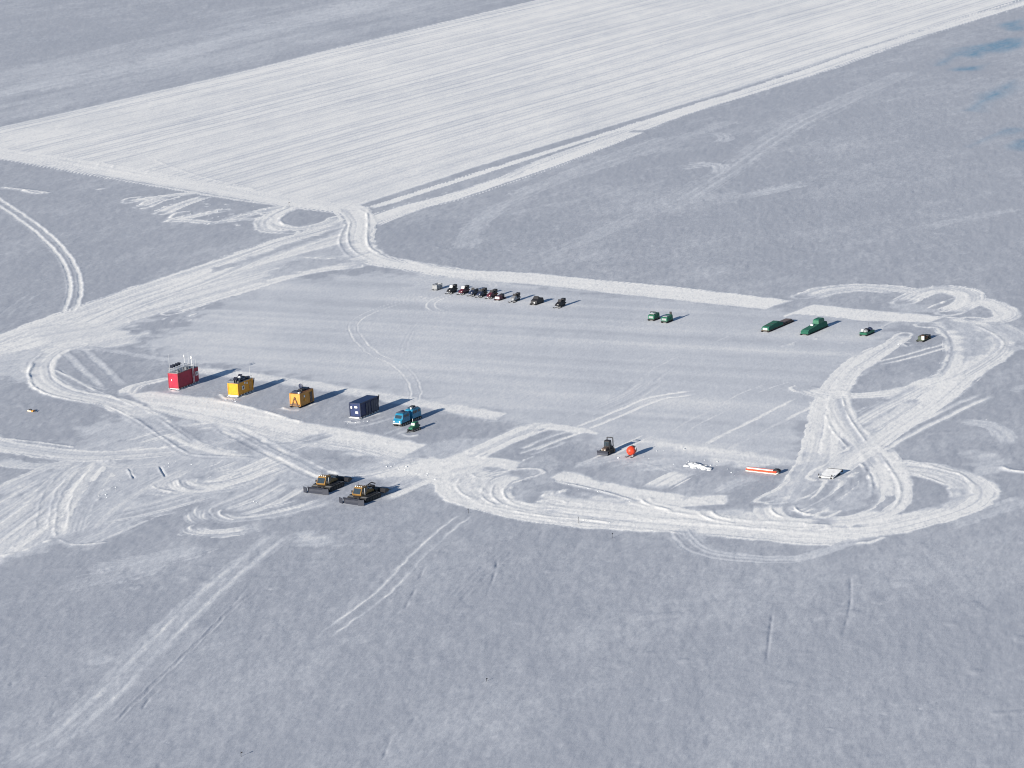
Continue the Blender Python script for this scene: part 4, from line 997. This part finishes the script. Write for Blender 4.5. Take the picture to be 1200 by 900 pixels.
t = MB()
for k, (x_, y_, z_, s1, s2, s3) in enumerate(((0, 0, 0, 1.0, .8, .5), (1.2, -.5, 0, 1.0, .6, .38), (-1.3, .4, 0, 1.2, .9, .55), (2.4, -.9, 0, .7, .5, .3), (.4, .9, 0, .9, .5, .25), (-2.3, -.3, 0, .7, .6, .3), (2.9, -1.7, 0, .45, .4, .22), (1.7, -1.6, 0, .5, .4, .2), (-.6, -1.1, 0, .6, .4, .2))):
    t.ball((x_, y_, z_), (s1, s2, s3), 14, 8, .4, 40 + k, -.1)
o = t.build('snow_pile', 'heap', None, smooth=True); x, y = g(819, 545.5); o.location = (x, y, hz(x, y)); o.rotation_euler = (0, 0, RAD(-30)); tag(o, 'low white heap of pushed snow between the shelter and the long orange sledge', 'snow pile')

t = thing('long_sledge', 'long narrow orange red sledge with a pale load, lying across the snow alone', 'sledge', (893, 553.0), -35.0)
MB().prism([(-3.1, .22), (3.0, .22), (3.3, .55), (-3.1, .52)], -.42, .42).build('hull', 'vermilion', t)
MB().box((-.25, 0, .62), (5.4, .7, .2)).build('load_cover', 'lamp', t)
MB().box((-.25, .0, .725), (5.4, .16, .03)).build('cover_strap', 'vermilion', t)
MB().prism([(2.5, .55), (3.6, .35), (3.7, .75), (3.2, .95), (2.6, .9)], -.4, .4).build('nose_cowl', 'black', t)
for sy in (-1, 1): MB().prism([(-3.2, 0), (3.1, 0), (3.5, .3), (3.4, .35), (3.0, .12), (-3.2, .12)], sy * .3 - .07, sy * .3 + .07).build('runner', 'lamp', t)
st = MB()
for k in range(6):
    for sy in (-1, 1): st.box((-2.7 + k * 1.05, sy * .3, .17), (.12, .1, .14))
st.build('stanchion', 'orange', t)

t = thing('flat_sledge', 'flat white sledge deck with dark edges among the curving tracks', 'sledge', (973, 558.0), 237)
MB().box((0, 0, .50), (3.7, 2.9, .12), ry=RAD(9)).build('deck', 'white', t)
MB().box((-1.95, 0, .62), (.14, 3.0, .5)).build('end_board', 'black', t)
for sy in (-1, 1):
    MB().prism([(-1.7, 0), (1.8, 0), (2.15, .3), (2.05, .34), (1.75, .12), (-1.7, .12)], sy * 1.1 - .12, sy * 1.1 + .12).build('runner', 'black', t)
    MB().box((1.75, sy * 1.3 - .1, .62), (.16, .16, .28)).build('corner_post', 'black', t)
bm_ = MB()
for k in range(4): bm_.box((-1.4 + k * .95, 0, .24), (.14, 2.5, .24))
bm_.build('cross_beam', 'steel', t)

t = thing('small_sledge', 'tiny orange sledge with a black bag, alone on bare snow at far left', 'sledge', (36.3, 482.6), -34)
MB().prism([(-.75, .08), (.7, .08), (.9, .4), (.8, .42), (.6, .3), (-.75, .3)], -.3, .3).build('tub', 'orange', t)
MB().ball((-.1, .05, .38), (.45, .24, .18), lump=.15, seed=5).build('bag', 'black', t)
MB().box((-.2, -.315, .2), (1.0, .03, .18)).build('side_strip', 'lamp', t)
MB().path([(.85, -.2, .3), (1.5, 0, .12), (.85, .2, .3)], .03).build('drawbar', 'black', t)

# ------------------------------------------------------------------ back row: snowmobiles
def snowmobile(label, px, hd, body, hood, load=None, screen='black', seat='black'):
    t = thing('snowmobile', label, 'snowmobile', px, hd, 'snowmobiles parked along the back row'); t.scale = (1.25, 1.25, 1.3)
    MB().prism([(-1.35, .12), (-1.2, .02), (.35, .02), (.6, .25), (.4, .45), (-1.3, .42)], -.24, .24).build('drive_track', 'rubber', t)
    MB().prism([(-1.45, .40), (.5, .40), (.6, .55), (-.2, .62), (-1.5, .58)], -.36, .36).build('tunnel', body, t)
    MB().prism([(-1.35, .58), (-.05, .58), (.0, .80), (-.25, .92), (-1.3, .88), (-1.45, .95)], -.24, .24, .04).build('seat', seat, t)
    h = MB().prism([(-.05, .40), (1.25, .38), (1.35, .50), (1.0, .78), (.35, 1.02), (.0, .98)], -.46, .46, .14).build('hood', hood, t, bevel=.04)
    MB().tube((1.15, .2, .62), (1.22, .2, .6), .1, 8).build('headlight', 'lamp', h)
    MB().box((.28, 0, 1.18), (.05, .62, .48), ry=RAD(-28)).build('windshield', screen, t)
    MB().path([(.05, -.42, 1.12), (.12, -.15, 1.05), (.12, .15, 1.05), (.05, .42, 1.12)], .04).build('handlebar', 'black', t)
    for sy in (-1, 1):
        k = MB().prism([(.35, .0), (1.45, .0), (1.8, .22), (1.72, .25), (1.4, .07), (.35, .07)], sy * .50 - .08, sy * .50 + .08).build('ski', 'black', t)
        MB().tube((.9, sy * .5, .07), (.75, sy * .3, .45), .05, 6).build('strut', 'steel', k)
    if load: MB().box((-1.05, 0, 1.12), (.75, .62, .46)).build('cargo_box', load, t)
    return t
snowmobile('black snowmobile with a pale windshield, first in the row beside the grey crate sledge', (530, 343.2), 238, 'black', 'black', 'black', 'pale')
snowmobile('dark maroon snowmobile with a white windshield, second in the back row', (544, 344.3), 236, 'maroon', 'maroon', 'black', 'white')
snowmobile('navy snowmobile between the maroon one and the one with a tall black screen', (555.5, 346), 240, 'dark_blue', 'dark_blue', None)
snowmobile('dark snowmobile with a tall black load, next to the small red one', (565, 347.6), 238, 'black', 'dark_blue', 'black')
snowmobile('small dull red snowmobile, the one immediately left of the red and white cargo sledge', (577, 349), 236, 'rust', 'maroon', 'black', 'black')
snowmobile('pale grey snowmobile with a dark rack, right of the red and white cargo sledge', (604, 353.3), 239, 'steel', 'grey', 'black', 'black')
snowmobile('lone black snowmobile at the right end of the back row', (657, 360), 237, 'black', 'black', 'black', 'black')

t = thing('crate_sledge', 'pale grey slatted crate on runners at the left end of the back row', 'sledge', (512.6, 339.2), 237, None)
sledge(t, 2.4, 1.4, .3, 'steel', 3, .25)
MB().box((0, 0, .36), (2.4, 1.4, .1)).build('deck', 'grey', t)
sl = MB()
for z in (.55, .80, 1.05, 1.3):
    for sy in (-1, 1): sl.box((0, sy * .68, z), (2.4, .04, .16))
    for sx in (-1, 1): sl.box((sx * 1.18, 0, z), (.04, 1.3, .16))
sl.build('slatted_side', 'grey', t)
MB().box((0, 0, .75), (2.2, 1.2, .6)).build('load', 'grey', t)
pp = MB()
for sx in (-1, 1):
    for sy in (-1, 1): pp.box((sx * 1.15, sy * .62, .9), (.07, .07, 1.05))
pp.build('corner_post', 'steel', t)

t = thing('cargo_sledge', 'red cargo sledge with a white front panel among the snowmobiles', 'sledge', (586.3, 351.3), 237)
sledge(t, 2.9, 1.5, .28, 'black', 3, .25)
MB().box((0, 0, .33), (2.9, 1.5, .1)).build('deck', 'maroon', t)
MB().box((.75, .1, .68), (1.2, 1.3, .6)).build('red_crate', 'maroon', t)
MB().box((1.40, .1, .66), (.06, 1.1, .5)).build('front_panel', 'white', t)
MB().ball((-.65, 0, .75), (.75, .65, .55), lump=.12, seed=9).build('dark_load', 'black', t)
MB().tube((-1.3, .5, .35), (-1.3, .5, 1.9), .03, 6).build('flag_pole', 'steel', t)

t = thing('covered_sledge', 'black tarpaulin covered sledge with a peaked top, second from the right in the back row', 'sledge', (629.5, 356.2), 237)
sledge(t, 3.6, 1.6, .28, 'black', 3, .3)
MB().box((0, 0, .33), (3.6, 1.6, .1)).build('deck', 'black', t)
MB().prism([(-1.75, .38), (1.5, .38), (1.35, .95), (.6, 1.25), (.2, 1.85), (-.2, 1.5), (-1.5, 1.2)], -.8, .8, .25).build('cover', 'black', t)
MB().box((1.62, .3, .55), (.08, .35, .3)).build('front_lamp', 'pale', t)

# ------------------------------------------------------------------ green sledges on the right
def green_crate(label, px, top):
    t = thing('box_sledge', label, 'sledge', px, 237, 'green box sledges standing side by side')
    sledge(t, 2.7, 1.6, .3, 'black', 3, .25)
    MB().box((0, 0, .36), (2.75, 1.6, .1)).build('deck', 'black', t)
    MB().prism([(-1.3, .41), (1.3, .41), (1.35, 1.2), (1.1, 1.32), (-1.1, 1.5), (-1.3, 1.4)], -.75, .75, .05).build('box', 'green', t, bevel=.03)
    MB().box((1.34, 0, .85), (.05, 1.0, .45)).build('front_panel', 'grey', t)
    rb_ = MB()
    for k in range(4):
        rb_.box((-1.0 + k * .66, .76, .9), (.08, .05, .8)); rb_.box((-1.0 + k * .66, -.76, .9), (.08, .05, .8))
    rb_.build('side_rib', 'tarp', t)
    return t
t = green_crate('green box sledge with a black hoop over its pale lid, left of the pair', (766.5, 375), 1)
MB().box((.3, 0, 1.50), (1.1, 1.0, .08)).build('lid', 'pale', t)
MB().path([(.2, -.7, 1.3), (.2, -.65, 1.85), (.2, .65, 1.85), (.2, .7, 1.3)], .07, 8).build('hoop', 'black', t)
t = green_crate('green box sledge with a dark upright post at its rear, right of the pair', (782, 377.6), 2)
MB().box((-1.15, .3, 1.75), (.16, .5, .7)).build('rear_post', 'black', t)
MB().box((.4, 0, 1.42), (1.2, 1.1, .12)).build('lid', 'grey', t)

t = thing('long_cargo_sledge', 'long green tarpaulin load on a sledge with a bare brown deck behind', 'sledge', (911.5, 382.6), 236)
sledge(t, 11.5, 1.9, .3, 'black', 8, .4)
MB().box((0, 0, .36), (11.5, 1.9, .1)).build('deck', 'brown', t)
MB().prism([(-.8, .41), (5.6, .41), (5.75, .8), (5.3, 1.15), (3.4, 1.3), (1.6, 1.42), (.6, 1.5), (.2, 1.15), (-.7, .9)], -.9, .9, .2).build('tarpaulin_load', 'tarp', t)
MB().box((-3.1, 0, .62), (4.0, 1.5, .3)).build('plank_stack', 'wood', t)
MB().box((5.72, 0, .72), (.06, 1.1, .45)).build('front_board', 'pale', t)
for k in range(3):
    MB().prism([(1.0 + k * 1.7, .40), (1.12 + k * 1.7, .40), (1.12 + k * 1.7, 1.47 - .1 * k), (1.0 + k * 1.7, 1.49 - .1 * k)], -.92, .92, .2).build('strap', 'black', t)

t = thing('high_cargo_sledge', 'long green sledge whose load rises to a dark block near its rear', 'sledge', (954.5, 387.4), 236)
sledge(t, 9.4, 1.9, .3, 'black', 7, .4)
MB().box((0, 0, .36), (9.4, 1.9, .1)).build('deck', 'tarp', t)
MB().prism([(-4.5, .41), (4.5, .41), (4.65, .75), (4.0, 1.1), (1.2, 1.25), (-.4, 1.45), (-4.3, 1.3)], -.9, .9, .15).build('tarpaulin_load', 'tarp', t)
MB().prism([(-3.3, 1.35), (-.6, 1.35), (-.7, 2.15), (-1.1, 2.35), (-3.0, 2.35), (-3.3, 2.1)], -.75, .75, .12).build('upper_block', 'green', t)
MB().box((.6, -.2, 1.42), (.5, .6, .32)).build('cargo_box', 'pale', t)

t = thing('supply_sledge', 'short dark green sledge carrying grey bundles and a thin mast', 'sledge', (1016.3, 391.5), 236)
sledge(t, 3.7, 1.7, .3, 'black', 3, .3)
MB().prism([(-1.85, .3), (1.8, .3), (2.05, .75), (-1.85, .7)], -.85, .85).build('hull', 'green', t)
for k, (x_, y_, r_) in enumerate(((1.0, .1, .5), (.1, -.1, .55), (-1.0, .15, .6))): MB().ball((x_, y_, .95), (r_, .6, r_ * .75), lump=.15, seed=60 + k).build('bundle', ('grey', 'black', 'dark_blue')[k], t)
MB().tube((-1.5, -.3, .7), (-1.5, -.3, 2.3), .035, 6).build('mast', 'black', t)
MB().box((1.5, -.4, 1.15), (.06, .6, .6), ry=RAD(-20)).build('windshield', 'grey', t)

t = thing('drum_sledge', 'olive sledge with a cream drum and dark boxes, rightmost of the back line', 'sledge', (1082.6, 398.6), 236)
sledge(t, 3.5, 1.7, .3, 'black', 3, .3)
MB().box((0, 0, .36), (3.6, 1.7, .1)).build('deck', 'olive', t)
MB().box((.2, -.3, .75), (2.4, .8, .68)).build('crate', 'olive', t)
d = MB().tube((1.15, .4, .41), (1.15, .4, 1.25), .33, 14).build('drum', 'lamp', t); MB().tube((1.15, .4, 1.25), (1.15, .4, 1.29), .28, 14).build('drum_lid', 'rust', d)
MB().box((.1, .4, .66), (1.0, .7, .5)).build('crate', 'rust', t)
MB().box((-1.2, .2, .7), (1.0, 1.2, .58)).build('crate', 'black', t)
MB().box((.3, -.3, 1.12), (1.4, .7, .06)).build('crate_lid', 'brown', t)

# ------------------------------------------------------------------ marker stakes
def stake(label, px, h=1.1, group=None):
    t = thing('marker_stake', label, 'marker stake', px, random.uniform(0, 360))
    MB().tube((0, 0, -.2), (0, 0, h), .035, 8, .03).build('pole', 'black', t)
    MB().prism([(.03, h - .22), (.24, h - .19), (.24, h - .05), (.03, h - .02)], -.015, .015).build('flag', 'black', t)
stake('thin black marker stake at the lower edge of the wide front road', (678.3, 612.6), 1.2)
stake('thin dark marker stake standing in bare snow below the wide front road', (717.5, 629.5), .9)
stake('thin dark marker stake in the empty foreground at lower left', (282.5, 885.5), .7)
stake('small black marker stake where the groomed field meets the curved road', (338.8, 242), 1.2)
stake('small dark marker stake where the thin twin track meets the front road', (549.0, 600.6), .9)
stake('small dark marker stake in the middle of the bare foreground', (570.0, 797.5), .5)

# ------------------------------------------------------------------ loose clods thrown up along the worked edges
def clods():
    rg = random.Random(11); b = MB()
    lines = [([(445, 547), (460, 545), (476, 548), (484, 555), (500, 558), (512, 560)], 36, 1.2, .2), ([(648, 562), (700, 573), (744, 586)], 24, .8, .12), ([(805, 547), (820, 541), (835, 548), (840, 556)], 36, 2.0, .2),
             ([(757, 532), (770, 530)], 12, 2, .22), ([(118, 585), (130, 572), (146, 560)], 16, .7, .18), ([(260, 468), (276, 469)], 14, .8, .2), ([(408, 493), (424, 494)], 12, .8, .18), ([(195, 258), (260, 246), (330, 240)], 24, 2.5, .24),
             ([(300, 590), (312, 586)], 10, 1, .18), ([(188, 545), (210, 540)], 10, 1, .2), ([(1050, 400), (1070, 408)], 14, 2, .2), ([(1000, 632), (1100, 610)], 14, 1.5, .13), ([(660, 606), (760, 619)], 20, 1.0, .13)]
    for px, n, spread, size in lines:
        P = gpts(spline(px))
        for k in range(n * 3 // 4):
            i = rg.randrange(len(P) - 1); t_ = rg.random(); p = P[i] * (1 - t_) + P[i + 1] * t_
            x, y = p[0] + rg.gauss(0, spread), p[1] + rg.gauss(0, spread); s_ = size * .40 * rg.uniform(.35, 1.7) ** 1.5
            b.ball((x, y, hz(x, y) + s_ * .15), (s_ * rg.uniform(.8, 1.4), s_ * rg.uniform(.8, 1.4), s_ * .8), 6, 4, .5, rg.randrange(9999))
    o = b.build('snow_clods', 'heap'); o['kind'] = 'stuff'
clods()
